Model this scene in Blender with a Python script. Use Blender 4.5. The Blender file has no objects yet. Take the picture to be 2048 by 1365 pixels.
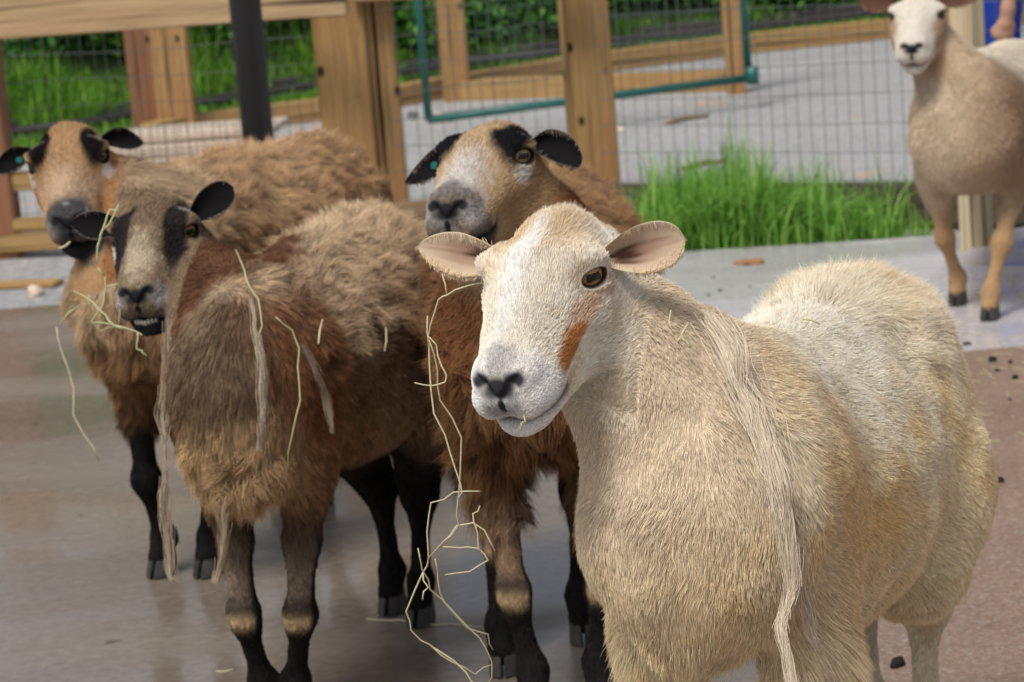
import bpy, bmesh, math, random
import numpy as np
from mathutils import Vector, Matrix, kdtree
sc = bpy.context.scene
COL = sc.collection
Q = 1.0          # fur density
rng = np.random.default_rng(7)
random.seed(7)

# ------------------------------------------------------------------ camera
F = 5200.0; HC = 1.45; PITCH = math.atan(1002/F); RHO = math.radians(4.6)
_R0 = np.array([1, 0, 0.]); _U0 = np.array([0, math.sin(PITCH), math.cos(PITCH)])
CF = np.array([0, math.cos(PITCH), -math.sin(PITCH)])
CR = _R0*math.cos(RHO) - _U0*math.sin(RHO); CU = _U0*math.cos(RHO) + _R0*math.sin(RHO)
CC = np.array([0, 0, HC])
def ray(x, y): return CF + (x-1024)/F*CR - (y-682.5)/F*CU
def at(x, y, d): return CC + d*ray(x, y)
def G(x, y, z=0.0):
    r = ray(x, y); return CC + r*((z-HC)/r[2])
cam = bpy.data.cameras.new('camera'); co = bpy.data.objects.new('camera', cam); COL.objects.link(co)
cam.sensor_width = 36; cam.lens = 36*F/2048; cam.clip_end = 300; cam.clip_start = 0.05
co.matrix_world = Matrix([[CR[0], CU[0], -CF[0], CC[0]], [CR[1], CU[1], -CF[1], CC[1]], [CR[2], CU[2], -CF[2], CC[2]], [0, 0, 0, 1]])
cam.dof.use_dof = True; cam.dof.focus_distance = 2.98; cam.dof.aperture_fstop = 11.0
sc.camera = co

# ------------------------------------------------------------------ light
SUN_EL = math.radians(58); SUN_AZ = math.radians(215)      # azimuth measured clockwise from +Y
w = bpy.data.worlds.new('World'); sc.world = w; w.use_nodes = True
nt = w.node_tree; bg = nt.nodes['Background']
sky = nt.nodes.new('ShaderNodeTexSky'); sky.sky_type = 'NISHITA'; sky.sun_disc = False
sky.sun_elevation = SUN_EL; sky.sun_rotation = SUN_AZ; sky.air_density = 1.0; sky.dust_density = 3.0; sky.ozone_density = 1.0
hs_ = nt.nodes.new('ShaderNodeHueSaturation'); hs_.inputs['Saturation'].default_value = .42; nt.links.new(sky.outputs[0], hs_.inputs['Color'])
nt.links.new(hs_.outputs[0], bg.inputs[0]); bg.inputs[1].default_value = 0.115
sun = bpy.data.lights.new('sun', 'SUN'); sun.energy = 2.3; sun.angle = math.radians(18); sun.color = (1, .95, .88)
so = bpy.data.objects.new('sun', sun); COL.objects.link(so)
sdir = Vector((math.sin(SUN_AZ)*math.cos(SUN_EL), math.cos(SUN_AZ)*math.cos(SUN_EL), math.sin(SUN_EL)))
so.rotation_euler = sdir.to_track_quat('Z', 'Y').to_euler(); so.location = (0, 0, 8)
sc.view_settings.view_transform = 'Standard'; sc.view_settings.look = 'None'
sc.view_settings.exposure = 0.14; sc.view_settings.gamma = 1.0
sc.cycles_curves.shape = 'RIBBONS'
sc.cycles.max_bounces = 6; sc.cycles.diffuse_bounces = 3; sc.cycles.glossy_bounces = 3; sc.cycles.transmission_bounces = 3
sc.cycles.transparent_max_bounces = 6

# ------------------------------------------------------------------ helpers
def tag(o, label=None, cat=None, group=None, kind=None):
    if label: o['label'] = label
    if cat: o['category'] = cat
    if group: o['group'] = group
    if kind: o['kind'] = kind
    return o
def link(name, me, mat=None, parent=None):
    o = bpy.data.objects.new(name, me); COL.objects.link(o)
    if mat is not None and len(me.materials) == 0: me.materials.append(mat)
    if parent is not None: o.parent = parent
    return o
def empty(name, loc=(0, 0, 0), rz=0.0):
    o = bpy.data.objects.new(name, None); COL.objects.link(o); o.location = loc; o.rotation_euler = (0, 0, rz)
    o.empty_display_size = .1
    return o
def adopt(child, parent):
    """parent while keeping world-space mesh coordinates"""
    child.parent = parent; child.matrix_parent_inverse = parent_matrix(parent).inverted(); return child
def parent_matrix(p):
    return Matrix.Translation(p.location) @ p.rotation_euler.to_matrix().to_4x4()
def pmesh(name, V, Fc, mat=None, parent=None, smooth=False):
    me = bpy.data.meshes.new(name); me.from_pydata([tuple(map(float, v)) for v in V], [], [tuple(int(i) for i in f) for f in Fc]); me.update()
    if smooth: me.polygons.foreach_set('use_smooth', [True]*len(me.polygons))
    o = link(name, me, mat)
    if parent is not None: adopt(o, parent)
    return o
def npmesh(name, V, T, mat=None, smooth=True):
    """fast mesh from numpy: V (n,3), T (m,k) all same size"""
    me = bpy.data.meshes.new(name); V = np.ascontiguousarray(V, np.float32); T = np.ascontiguousarray(T, np.int32)
    m, k = T.shape
    me.vertices.add(len(V)); me.vertices.foreach_set('co', V.ravel())
    me.loops.add(m*k); me.loops.foreach_set('vertex_index', T.ravel())
    me.polygons.add(m); me.polygons.foreach_set('loop_start', np.arange(0, m*k, k, dtype=np.int32))
    if smooth: me.polygons.foreach_set('use_smooth', np.ones(m, bool))
    me.update(calc_edges=True)
    o = link(name, me, mat); return o
def unit(v):
    v = np.asarray(v, float); return v/np.linalg.norm(v)
def boxmesh(a, b, wdt, hgt, up=(0, 0, 1), bev=0.006, seg=1):
    """beam from a to b (centre line of the bottom face); returns verts, faces; bevelled"""
    a = np.asarray(a, float); b = np.asarray(b, float); d = unit(b-a); up = np.asarray(up, float)
    s = unit(np.cross(d, up)); up = np.cross(s, d)
    bm = bmesh.new(); bmesh.ops.create_cube(bm, size=1)
    L = np.linalg.norm(b-a)
    for v in bm.verts:
        p = (a+b)/2 + d*v.co.x*L + s*v.co.y*wdt + up*(v.co.z+.5)*hgt
        v.co = Vector(p)
    if bev > 0: bmesh.ops.bevel(bm, geom=list(bm.edges), offset=bev, segments=2, affect='EDGES')
    bmesh.ops.recalc_face_normals(bm, faces=bm.faces)
    return bm
def bmobj(name, bm, mat, parent=None):
    me = bpy.data.meshes.new(name); bm.to_mesh(me); bm.free(); o = link(name, me, mat)
    if parent is not None: adopt(o, parent)
    return o
def beam(name, a, b, wdt, hgt, mat, parent=None, up=(0, 0, 1), bev=.006):
    return bmobj(name, boxmesh(a, b, wdt, hgt, up, bev), mat, parent)
def tube(pts, r, n=6, taper=None):
    P = np.asarray(pts, float); m = len(P); V = []; Fc = []
    t0 = unit(P[1]-P[0]); ref = np.array([0, 0, 1.]) if abs(t0[2]) < .9 else np.array([1., 0, 0]); s = unit(np.cross(t0, ref))
    for i in range(m):
        t = unit(P[min(i+1, m-1)]-P[max(i-1, 0)]); s = unit(s - t*np.dot(s, t)); q = np.cross(t, s)
        rr = r if taper is None else taper[i]
        for k in range(n):
            a = 2*math.pi*k/n; V.append(P[i]+rr*(math.cos(a)*s+math.sin(a)*q))
        if i:
            for k in range(n):
                Fc.append(((i-1)*n+k, (i-1)*n+(k+1) % n, i*n+(k+1) % n, i*n+k))
    Fc.append(tuple(range(n))[::-1]); Fc.append(tuple(range((m-1)*n, m*n)))
    return V, Fc
def smooth_path(P, k=6):
    P = [np.asarray(p, float) for p in P]; P = [2*P[0]-P[1]]+P+[2*P[-1]-P[-2]]; out = []
    for i in range(1, len(P)-2):
        for j in range(k):
            t = j/k; p0, p1, p2, p3 = P[i-1:i+3]
            out.append(.5*((2*p1)+(-p0+p2)*t+(2*p0-5*p1+4*p2-p3)*t*t+(-p0+3*p1-3*p2+p3)*t**3))
    out.append(P[-2]); return out
class Multi:
    def __init__(s): s.V = []; s.F = []
    def add(s, V, Fc):
        n = len(s.V); s.V += list(V); s.F += [tuple(i+n for i in f) for f in Fc]
    def obj(s, name, mat, parent=None, smooth=False): return pmesh(name, s.V, s.F, mat, parent, smooth)

# value noise
def _hash(ix, iy, iz, seed):
    h = (ix*374761393 + iy*668265263 + iz*2147483647 + seed*1274126177) & 0xffffffff
    h = ((h ^ (h >> 13))*1274126177) & 0xffffffff
    h = h ^ (h >> 16)
    return (h & 0xffff)/65535.0
def vnoise(p, f, seed=0):
    p = np.asarray(p, np.float64)*f; i = np.floor(p).astype(np.int64); t = p-i; t = t*t*(3-2*t); r = 0
    for dx in (0, 1):
        for dy in (0, 1):
            for dz in (0, 1):
                wt = (t[:, 0] if dx else 1-t[:, 0])*(t[:, 1] if dy else 1-t[:, 1])*(t[:, 2] if dz else 1-t[:, 2])
                r = r + wt*_hash(i[:, 0]+dx, i[:, 1]+dy, i[:, 2]+dz, seed)
    return r*2-1
def fbm(p, f, seed=0, o=3):
    r = 0; a = 1; s = 0
    for k in range(o): r = r + a*vnoise(p, f*2**k, seed+k*17); s += a; a *= .5
    return r/s
def vec3noise(p, f, seed): return np.stack([vnoise(p, f, seed), vnoise(p, f, seed+31), vnoise(p, f, seed+67)], 1)

# ------------------------------------------------------------------ materials
def mat(name, col=(.5, .5, .5), rough=.7, spec=.3):
    m = bpy.data.materials.new(name); m.use_nodes = True; b = m.node_tree.nodes['Principled BSDF']
    b.inputs['Base Color'].default_value = (*col, 1); b.inputs['Roughness'].default_value = rough
    b.inputs['Specular IOR Level'].default_value = spec; return m
class NT:
    def __init__(s, m): s.t = m.node_tree; s.b = s.t.nodes['Principled BSDF']
    def n(s, ty, **kw):
        x = s.t.nodes.new(ty)
        for k, v in kw.items():
            if k.startswith('_'): setattr(x, k[1:], v)
            else: x.inputs[k.replace('__', ' ')].default_value = v
        return x
    def l(s, a, b): s.t.links.new(a, b)
    def noise(s, scale, detail=5, rough=.6, vec=None, dist=0):
        x = s.n('ShaderNodeTexNoise', Scale=scale, Detail=detail, Roughness=rough, Distortion=dist)
        if vec is not None: s.l(vec, x.inputs['Vector'])
        return x.outputs['Fac']
    def ramp(s, fac, stops, interp='LINEAR'):
        x = s.n('ShaderNodeValToRGB'); e = x.color_ramp; e.interpolation = interp
        while len(e.elements) < len(stops): e.elements.new(.5)
        for el, (p, c) in zip(e.elements, stops): el.position = p; el.color = (*c, 1) if len(c) == 3 else c
        s.l(fac, x.inputs[0]); return x.outputs[0]
    def mix(s, fac, a, b, mode='MIX'):
        x = s.n('ShaderNodeMix', _data_type='RGBA', _blend_type=mode)
        for v, k in ((fac, 0), (a, 6), (b, 7)):
            if hasattr(v, 'is_output'): s.l(v, x.inputs[k])
            elif k == 0: x.inputs[0].default_value = v
            else: x.inputs[k].default_value = (*v, 1)
        return x.outputs[2]
    def pos(s, scale=(1, 1, 1), rot=(0, 0, 0)):
        g = s.n('ShaderNodeNewGeometry'); mp = s.n('ShaderNodeMapping'); mp.inputs['Scale'].default_value = scale; mp.inputs['Rotation'].default_value = rot
        s.l(g.outputs['Position'], mp.inputs[0]); return mp.outputs[0]
    def obj(s, scale=(1, 1, 1)):
        g = s.n('ShaderNodeTexCoord'); mp = s.n('ShaderNodeMapping'); mp.inputs['Scale'].default_value = scale
        s.l(g.outputs['Object'], mp.inputs[0]); return mp.outputs[0]
    def bump(s, h, strength=.3, dist=.01):
        x = s.n('ShaderNodeBump', Strength=strength, Distance=dist); s.l(h, x.inputs['Height']); s.l(x.outputs[0], s.b.inputs['Normal'])
def m_ground(name, c1, c2, rough, scale, spots=None, bump=.15, wet=None, agg=None):
    m = mat(name); n = NT(m); p = n.pos((1, 1, 1))
    ps = n.pos((1.0, 2.2, 1), (0, 0, .15))
    a = n.noise(scale, 6, .62, ps); c = n.ramp(a, [(.3, c1), (.7, c2)])
    f = n.noise(scale*38, 4, .7, p); c = n.mix(.35, c, n.ramp(f, [(.3, tuple(v*.62 for v in c1)), (.7, tuple(min(1, v*1.35) for v in c2))]))
    h = f
    if agg:
        v = n.n('ShaderNodeTexVoronoi', Scale=agg[0]); n.l(p, v.inputs['Vector'])
        sel = n.ramp(v.outputs['Color'], [(0, agg[1]), (.35, c1), (.62, c2), (.8, agg[2]), (1, agg[3])])
        c = n.mix(agg[4], c, sel); h = v.outputs['Distance']
    if spots:
        sp = n.noise(spots[0], 2, .5, p); c = n.mix(n.ramp(sp, [(spots[1], (0, 0, 0)), (spots[1]+.05, (1, 1, 1))]), c, spots[2])
    n.l(c, n.b.inputs['Base Color'])
    if wet:
        wn = n.noise(wet[0], 4, .55, ps); r = n.ramp(wn, [(wet[1], (rough,)*3), (wet[2], (wet[3],)*3)]); n.l(r, n.b.inputs['Roughness'])
        n.b.inputs['Specular IOR Level'].default_value = .5
    else: n.b.inputs['Roughness'].default_value = rough
    n.bump(h, bump, .004)
    return m
def m_wood(name, light, dark, red, ax=2, sc_=1.0, knots=True, rough=.75):
    """grain runs along axis ax in object space"""
    m = mat(name, rough=rough, spec=.25); n = NT(m)
    s = [14*sc_]*3; s[ax] = 1.0*sc_
    p = n.obj(tuple(v*.7 for v in s)); a = n.noise(1.1, 7, .7, p, 1.6); c = n.ramp(a, [(.28, dark), (.47, light), (.6, tuple(.8*v for v in light)), (.75, red)])
    s2 = [60*sc_]*3; s2[ax] = 2.5*sc_
    p2 = n.obj(tuple(s2)); f = n.noise(1.0, 4, .6, p2); c = n.mix(.3, c, n.ramp(f, [(.35, tuple(.45*v for v in dark)), (.6, light)]))
    s3 = [5*sc_]*3; s3[ax] = .9*sc_
    b_ = n.noise(1.0, 2, .5, n.obj(tuple(s3))); c = n.mix(n.ramp(b_, [(.52, (0, 0, 0)), (.72, (.55,)*3)]), c, red)
    s5 = [34*sc_]*3; s5[ax] = .55*sc_
    ck = n.noise(1.0, 3, .5, n.obj(tuple(s5))); c = n.mix(n.ramp(ck, [(.35, (1, 1, 1)), (.41, (0, 0, 0))]), c, tuple(.22*v for v in dark))
    if knots:
        s4 = [3.0*sc_]*3; s4[ax] = 2.0*sc_
        v = n.n('ShaderNodeTexVoronoi', Scale=2.0); n.l(n.obj(tuple(s4)), v.inputs['Vector'])
        c = n.mix(n.ramp(v.outputs['Distance'], [(.06, (1, 1, 1)), (.12, (0, 0, 0))]), c, (.02, .012, .006))
    n.l(c, n.b.inputs['Base Color']); n.bump(f, .25, .003); return m
def m_vcol(name, rough=.75, spec=.15, attr='col', noise=None):
    m = mat(name, rough=rough, spec=spec); n = NT(m); a = n.n('ShaderNodeAttribute'); a.attribute_name = attr
    n.l(a.outputs['Color'], n.b.inputs['Base Color']); return m
M_FUR = m_vcol('fur_hair', .7, .05)
M_SKIN = m_vcol('hide', .8, .05)
M_SKIN_N = NT(M_SKIN)
M_SKIN_N.bump(M_SKIN_N.noise(420, 4, .6, M_SKIN_N.pos()), .35, .0012)
def m_leaf(name, c1, c2, c3):
    m = mat(name, rough=.55, spec=.3); n = NT(m)
    g = n.n('ShaderNodeNewGeometry')
    c = n.ramp(g.outputs['Random Per Island'], [(0, c1), (.5, c2), (1, c3)]); n.l(c, n.b.inputs['Base Color'])
    tr = n.t.nodes.new('ShaderNodeBsdfTranslucent'); n.l(c, tr.inputs[0]); mx = n.t.nodes.new('ShaderNodeMixShader'); mx.inputs[0].default_value = .35
    out = n.t.nodes['Material Output']; n.l(n.b.outputs[0], mx.inputs[1]); n.l(tr.outputs[0], mx.inputs[2]); n.l(mx.outputs[0], out.inputs[0]); return m
# ------------------------------------------------------------------ ground
def sheet(name, pts, z, m):
    o = pmesh(name, [(p[0], p[1], z) for p in pts], [tuple(range(len(pts)))], m); o['kind'] = 'structure'; return o
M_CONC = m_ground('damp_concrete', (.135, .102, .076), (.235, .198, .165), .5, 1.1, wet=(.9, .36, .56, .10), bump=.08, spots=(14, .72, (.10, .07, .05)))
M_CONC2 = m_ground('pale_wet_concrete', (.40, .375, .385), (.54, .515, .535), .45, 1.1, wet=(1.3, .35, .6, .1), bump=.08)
M_AGG = m_ground('exposed_aggregate_concrete', (.19, .12, .085), (.30, .205, .15), .55, 1.6, agg=(150, (.14, .085, .06), (.36, .29, .25), (.50, .50, .52), .42), bump=.3, wet=(1.5, .4, .65, .3))
M_GRAV = m_ground('grey_gravel', (.23, .235, .235), (.35, .34, .33), .8, .8, spots=(3.2, .68, (.33, .20, .12)), agg=(60, (.16, .16, .17), (.5, .5, .52), (.62, .62, .63), .5), bump=.5)
M_ROAD = m_ground('pale_gravel_road', (.27, .27, .27), (.38, .37, .36), .75, .5, spots=(1.9, .66, (.46, .33, .24)), agg=(60, (.22, .22, .23), (.55, .55, .56), (.66, .65, .66), .35), bump=.4)
sheet('ground', [(-60, -20), (60, -20), (60, 90), (-60, 90)], -.03, M_GRAV)
# pad: left edge line through left points; right slab paler
pL0 = G(0, 622); pL1 = G(130, 612); dpl = unit((pL1-pL0)[:2].tolist()+[0])
eL = pL0[:2]-dpl[:2]*30
eM = G(760, 560)[:2]
gr0 = G(1230, 512); gr1 = G(1850, 474)
def block(name, pts, z0, z1, m):
    n = len(pts); V = [(p[0], p[1], z1) for p in pts]+[(p[0], p[1], z0) for p in pts]
    Fc = [tuple(range(n))]+[((i+1) % n, i, i+n, (i+1) % n+n) for i in range(n)]
    o = pmesh(name, V, Fc, m); o['kind'] = 'structure'; return o
j0 = G(1130, 900)[:2]
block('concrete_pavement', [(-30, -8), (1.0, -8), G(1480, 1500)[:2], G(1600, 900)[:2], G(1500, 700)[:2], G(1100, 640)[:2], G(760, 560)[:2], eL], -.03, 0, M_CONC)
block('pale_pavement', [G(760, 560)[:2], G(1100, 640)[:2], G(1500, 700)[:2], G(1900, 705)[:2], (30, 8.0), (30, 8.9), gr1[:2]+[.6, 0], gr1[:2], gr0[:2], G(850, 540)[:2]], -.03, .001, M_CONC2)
block('aggregate_pavement', [(1.0, -8), (30, -8), (30, 8.0), G(1900, 705)[:2], G(1500, 700)[:2], G(1600, 900)[:2], G(1480, 1500)[:2]], -.03, -.0005, M_AGG)
sheet('road', [(-40, 10.9), (.2, 10.6), (12, 8.3), (60, 8), (60, 24), (-1, 15.6), (-6, 13.6), (-40, 9.)], -.026, M_ROAD)

M_WOOD = m_wood('treated_pine', (.45, .27, .11), (.13, .062, .026), (.34, .13, .05))
M_WOODX = m_wood('treated_pine_rail', (.52, .36, .20), (.24, .14, .07), (.42, .24, .13), ax=0)
M_WOODR = m_wood('reddish_pine', (.30, .15, .08), (.17, .075, .04), (.30, .11, .05))
M_WOODC = m_wood('weathered_timber', (.30, .21, .12), (.17, .115, .07), (.26, .15, .08), ax=0)
M_WOODC2 = m_wood('yellow_timber', (.42, .27, .11), (.28, .165, .06), (.38, .2, .08), ax=0)
M_PALE = m_wood('pale_planks', (.62, .52, .42), (.46, .36, .28), (.6, .45, .36), ax=0, knots=False)
M_PALEP = m_wood('pale_post', (.60, .50, .33), (.44, .34, .2), (.5, .36, .2), knots=False)
M_DARKB = m_wood('dark_wet_board', (.10, .085, .06), (.055, .045, .033), (.09, .06, .04), ax=0, knots=False)
M_WIRE = mat('galvanised_wire', (.10, .12, .115), .5, .4)
M_WIREB = mat('rusty_wire', (.36, .27, .21), .6, .3)
M_GREENP = mat('green_painted_pipe', (.008, .115, .095), .35, .5)
M_STEEL = mat('dark_grey_paint', (.030, .029, .031), .55, .4)
M_RAIL = mat('dark_steel_rail', (.045, .038, .037), .5, .4)

def aligned(name, a, b, wdt, hgt, m, parent=None, bev=.006, ax='x'):
    """beam with object x axis along its length so the grain follows it"""
    a = np.asarray(a, float); b = np.asarray(b, float); d = unit(b-a); L = np.linalg.norm(b-a)
    upv = np.array([0, 0, 1.]) if abs(d[2]) < .9 else np.array([0, 1., 0])
    s = unit(np.cross(upv, d)); u = np.cross(d, s)
    bm = bmesh.new(); bmesh.ops.create_cube(bm, size=1)
    for v in bm.verts: v.co = Vector((v.co.x*L, v.co.y*wdt, v.co.z*hgt))
    if bev: bmesh.ops.bevel(bm, geom=list(bm.edges), offset=bev, segments=2, affect='EDGES')
    me = bpy.data.meshes.new(name); bm.to_mesh(me); bm.free(); o = link(name, me, m)
    c = (a+b)/2 + u*hgt/2
    o.matrix_world = Matrix([[d[0], s[0], u[0], c[0]], [d[1], s[1], u[1], c[1]], [d[2], s[2], u[2], c[2]], [0, 0, 0, 1]])
    if parent is not None:
        mw = o.matrix_world.copy(); o.parent = parent; o.matrix_parent_inverse = parent_matrix(parent).inverted(); o.matrix_basis = mw
    return o
def post(name, px, py, wx, wy, hgt, m, parent=None, rz=0., label=None, z0=-.05, group=None, g=None):
    g = G(px, py) if g is None else g
    bm = bmesh.new(); bmesh.ops.create_cube(bm, size=1)
    for v in bm.verts: v.co = Vector((v.co.x*wx, v.co.y*wy, (v.co.z+.5)*(hgt-z0)))
    bmesh.ops.bevel(bm, geom=list(bm.edges), offset=.008, segments=2, affect='EDGES')
    me = bpy.data.meshes.new(name); bm.to_mesh(me); bm.free(); o = link(name, me, m)
    o.location = (g[0], g[1], z0); o.rotation_euler = (0, 0, rz)
    if parent is not None:
        mb = Matrix.LocRotScale(o.location, o.rotation_euler, None); o.parent = parent; o.matrix_parent_inverse = parent_matrix(parent).inverted(); o.matrix_basis = mb
    if label: tag(o, label, 'post', group)
    return o
def mesh_panel(name, a, b, z0, z1, sx, sz, r, m, parent, spikes=0, wob=.0):
    a = np.array([a[0], a[1]], float); b = np.array([b[0], b[1]], float); L = np.linalg.norm(b-a); d = (b-a)/L; nrm = np.array([-d[1], d[0]])
    M_ = Multi(); n = int(L/sx)
    rr = random.Random(name)
    for i in range(n+1):
        p = a+d*(i*sx+rr.uniform(-.003, .003)); top = z1+(spikes*rr.random() if spikes else 0)
        pts = [(p[0]+nrm[0]*wob*math.sin(k*1.3+i), p[1]+nrm[1]*wob*math.sin(k*1.3+i), z0+(top-z0)*k/4) for k in range(5)]
        M_.add(*tube(pts, r, 4))
    k = 0; z = z0+.01
    while z < z1:
        pts = [(a[0]+d[0]*L*t+nrm[0]*r*1.6, a[1]+d[1]*L*t+nrm[1]*r*1.6, z+.006*math.sin(t*9+k)) for t in np.linspace(0, 1, 14)]
        M_.add(*tube(pts, r, 4)); z += sz; k += 1
    return M_.obj(name, m, parent)

# ---- pen fence (front)
fA = G(-90, 512)[:2]; fB = G(740, 470)[:2]; fC = G(1190, 425)[:2]; fD = G(1860, 432)[:2]; fE = fD+(fD-fC)*1.2
fn = empty('pen_fence', (float(fB[0]), float(fB[1]), 0)); tag(fn, 'wooden pen fence of square posts, top rail and wire mesh behind the sheep', 'fence')
def v3(p, z): return np.array([p[0], p[1], z])
post('post', 0, 0, .20, .16, 1.35, M_WOODR, fn, g=G(-6, 500))
g = G(714, 455); post('post', 0, 0, .205, .17, 1.6, M_WOOD, fn, .05, g=g)
g2 = G(806-14, 448); post('post', 0, 0, .115, .14, 1.6, M_WOOD, fn, .05, g=g2+np.array([-.0, .02, 0]))
post('post', 0, 0, .172, .165, 1.6, M_WOOD, fn, .18, g=G(1194, 402))
post('post', 0, 0, .16, .16, 1.6, M_WOOD, fn, .1, g=v3(fE, 0))
off = np.array([0, .09])
aligned('top_rail', v3(G(-200, 520)[:2]-[0, .12], .85), v3(fB-[0, .11], .85), .05, .165, M_WOODX, fn)
aligned('top_rail', v3(fB+[0, .10], .885), v3(fC+[0, .11], .85), .05, .15, M_WOODX, fn)
aligned('bottom_board', v3(G(-150, 512)[:2], .0), v3(G(690, 470)[:2], .0), .05, .07, M_WOODC2, fn)
aligned('bottom_board', v3(G(-150, 512)[:2]+[0, .03], .073), v3(G(690, 470)[:2]+[0, .03], .073), .05, .055, M_WOODC2, fn)
aligned('middle_rail', v3(G(-150, 512)[:2]+[0, .05], .235), v3(G(690, 470)[:2]+[0, .05], .235), .05, .075, M_WOODC2, fn)
aligned('bottom_board', v3(G(800, 462)[:2], .0), v3(G(1130, 432)[:2], .0), .06, .11, M_WOODC, fn)
aligned('bottom_board', v3(G(1225, 440)[:2], -.02), v3(fE, -.02), .08, .155, M_DARKB, fn)
mesh_panel('wire_mesh', G(-90, 508)[:2]+[0, .06], G(650, 470)[:2]+[0, .06], .12, .88, .0508, .105, .0014, M_WIRE, fn, wob=.002)
mesh_panel('wire_mesh', G(800, 462)[:2]+[0, .05], G(1130, 432)[:2]+[0, .05], .10, 1.5, .0508, .105, .0014, M_WIRE, fn, wob=.002)
mesh_panel('wire_mesh', G(1215, 440)[:2]+[0, .05], fE+[0, .05], .13, 1.5, .0508, .105, .0014, M_WIRE, fn, wob=.002)

# wire with loose spikes and pale planks stacked behind
pa = G(225, 372); pb = G(520, 352)
pl = empty('plank_stack', (float(pa[0]), float(pa[1]), 0)); tag(pl, 'pale sawn planks stacked beyond the fence, left of the grey pole', 'planks')
for k in range(3):
    aligned('plank', v3(pa[:2]+[0, .05*k], .02+.052*k), v3(pb[:2]+[0, .05*k], .02+.052*k), .30, .048, M_PALE, pl)
aligned('plank', v3(pa[:2]+[.02, .30], .18), v3(pb[:2]+[.1, .30], .18), .45, .035, M_PALE, pl)
sp = empty('loose_wire_mesh', (float(pa[0]), float(pa[1])-.25, 0)); tag(sp, 'cut piece of rusty wire mesh with bare prongs standing before the pale planks', 'wire mesh')
mesh_panel('mesh', pa[:2]+[-.05, -.25], pb[:2]+[-.05, -.25], .0, .25, .036, .055, .0028, M_WIREB, sp, spikes=.06, wob=.004)

# ---- grey steel pole carrying the roof
gp = G(549, 610)
V, Fc = tube([(gp[0], gp[1], 0), (gp[0], gp[1], 3.2)], .052, 24)
po = pmesh('steel_pole', [(a-gp[0], b-gp[1], c) for a, b, c in V], Fc, M_STEEL, None, True); po.location = (gp[0], gp[1], 0); tag(po, 'dark grey round steel pole rising behind the left sheep', 'pole')

# ---- far side: curb timbers, rail, posts, gate
cb = [(300, 282), (392, 262), (637, 232), (790, 205), (880, 188), (1208, 134), (1502, 97), (1796, 66), (2100, 34)]
cbw = [G(*c) for c in cb]
te = empty('timber_edging', (float(cbw[3][0]), float(cbw[3][1]), 0)); tag(te, 'long timber edging along the far side of the gravel road below the green bank', 'edging')
for a, b in zip(cbw[:-1], cbw[1:]): aligned('timber', v3(a[:2], -.03), v3(b[:2], -.03), .13, .125, M_WOODC2, te)
tl = [(-80, 292), (32, 272), (160, 256), (276, 232), (384, 216), (468, 200), (538, 190), (637, 176), (790, 153), (939, 128), (1124, 108), (1208, 89), (1502, 58), (1796, 24), (2100, -12)]
# rails lie 0.5 m behind the edging, at the foot of the bank
rl = empty('rail_track', tuple(map(float, G(790, 153)))); tag(rl, 'dark narrow steel rails running along the foot of the green bank', 'track')
rp = [G(x, y+9) for x, y in tl]
for dy, dz in ((0, .0), (.28, .02)):
    V, Fc = tube(smooth_path([p+np.array([0, dy, .05+dz]) for p in rp], 3), .030, 6); pmesh('rail', V, Fc, M_RAIL, rl)
def polyline_at(P, x):
    for a, b in zip(P[:-1], P[1:]):
        if a[0] <= x <= b[0]: return a+(b-a)*((x-a[0])/(b[0]-a[0]))
    return P[0] if x < P[0][0] else P[-1]
t0 = G(930, 190); t1 = G(1462, 170)
lt = aligned('landscape_timber', v3(t0[:2], -.03), v3(t1[:2], -.03), .20, .115, M_WOODC2); tag(lt, 'single squared timber lying on the gravel beyond the green gate', 'timber')
post('wooden_post', 914, 192, .155, .15, 1.5, M_WOOD, None, .1, 'squared wooden post beyond the fence inside the green gate frame', group=None)
post('wooden_post', 1472, 178, .10, .12, 1.5, M_WOOD, None, .0, 'narrow wooden post beside the right upright of the green gate')
post('wooden_post', 296, 268, .15, .15, 1.5, M_WOODR, None, .1, 'reddish wooden post left in the pair above the pale planks')
post('wooden_post', 358, 268, .20, .15, 1.5, M_WOOD, None, .0, 'tan knotted wooden post right in the pair above the pale planks')
gl = G(857, 240, .13); grr = G(1497, 157, .13)
ga = empty('pipe_gate', (float(gl[0]), float(gl[1]), 0)); tag(ga, 'open green pipe frame gate filled with wire mesh, beyond the fence', 'gate')
gz = .0
corn = [v3(gl[:2], 1.35), v3(gl[:2], .13), v3(grr[:2], .13), v3(grr[:2], 1.35), v3(gl[:2], 1.35)]
M_ = Multi()
for a, b in zip(corn[:-1], corn[1:]): M_.add(*tube([a, b], .021, 10))
M_.obj('pipe_frame', M_GREENP, ga, True)
mesh_panel('wire_mesh', gl[:2], grr[:2], .14, 1.32, .06, .12, .0014, M_WIRE, ga)
V, Fc = tube([v3(grr[:2], .10)+[.02, -.02, 0], v3(grr[:2], .19)+[.02, -.02, 0]], .034, 12); pmesh('hinge', V, Fc, M_GREENP, ga, True)

# right: pale post, low platform
post('wooden_post', 1955, 512, .085, .085, 1.5, M_PALEP, None, .75, 'pale squared post on the low slab behind the standing far sheep', z0=-.02)
bq = [G(1885, 556)[:2], G(1885, 520)[:2]+[.1, .0], G(1905, 492)[:2]+[.1, 0], G(2300, 440)[:2], G(2300, 560)[:2], G(1960, 554)[:2]]
block('low_step', bq, -.01, .035, M_CONC2)

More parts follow.
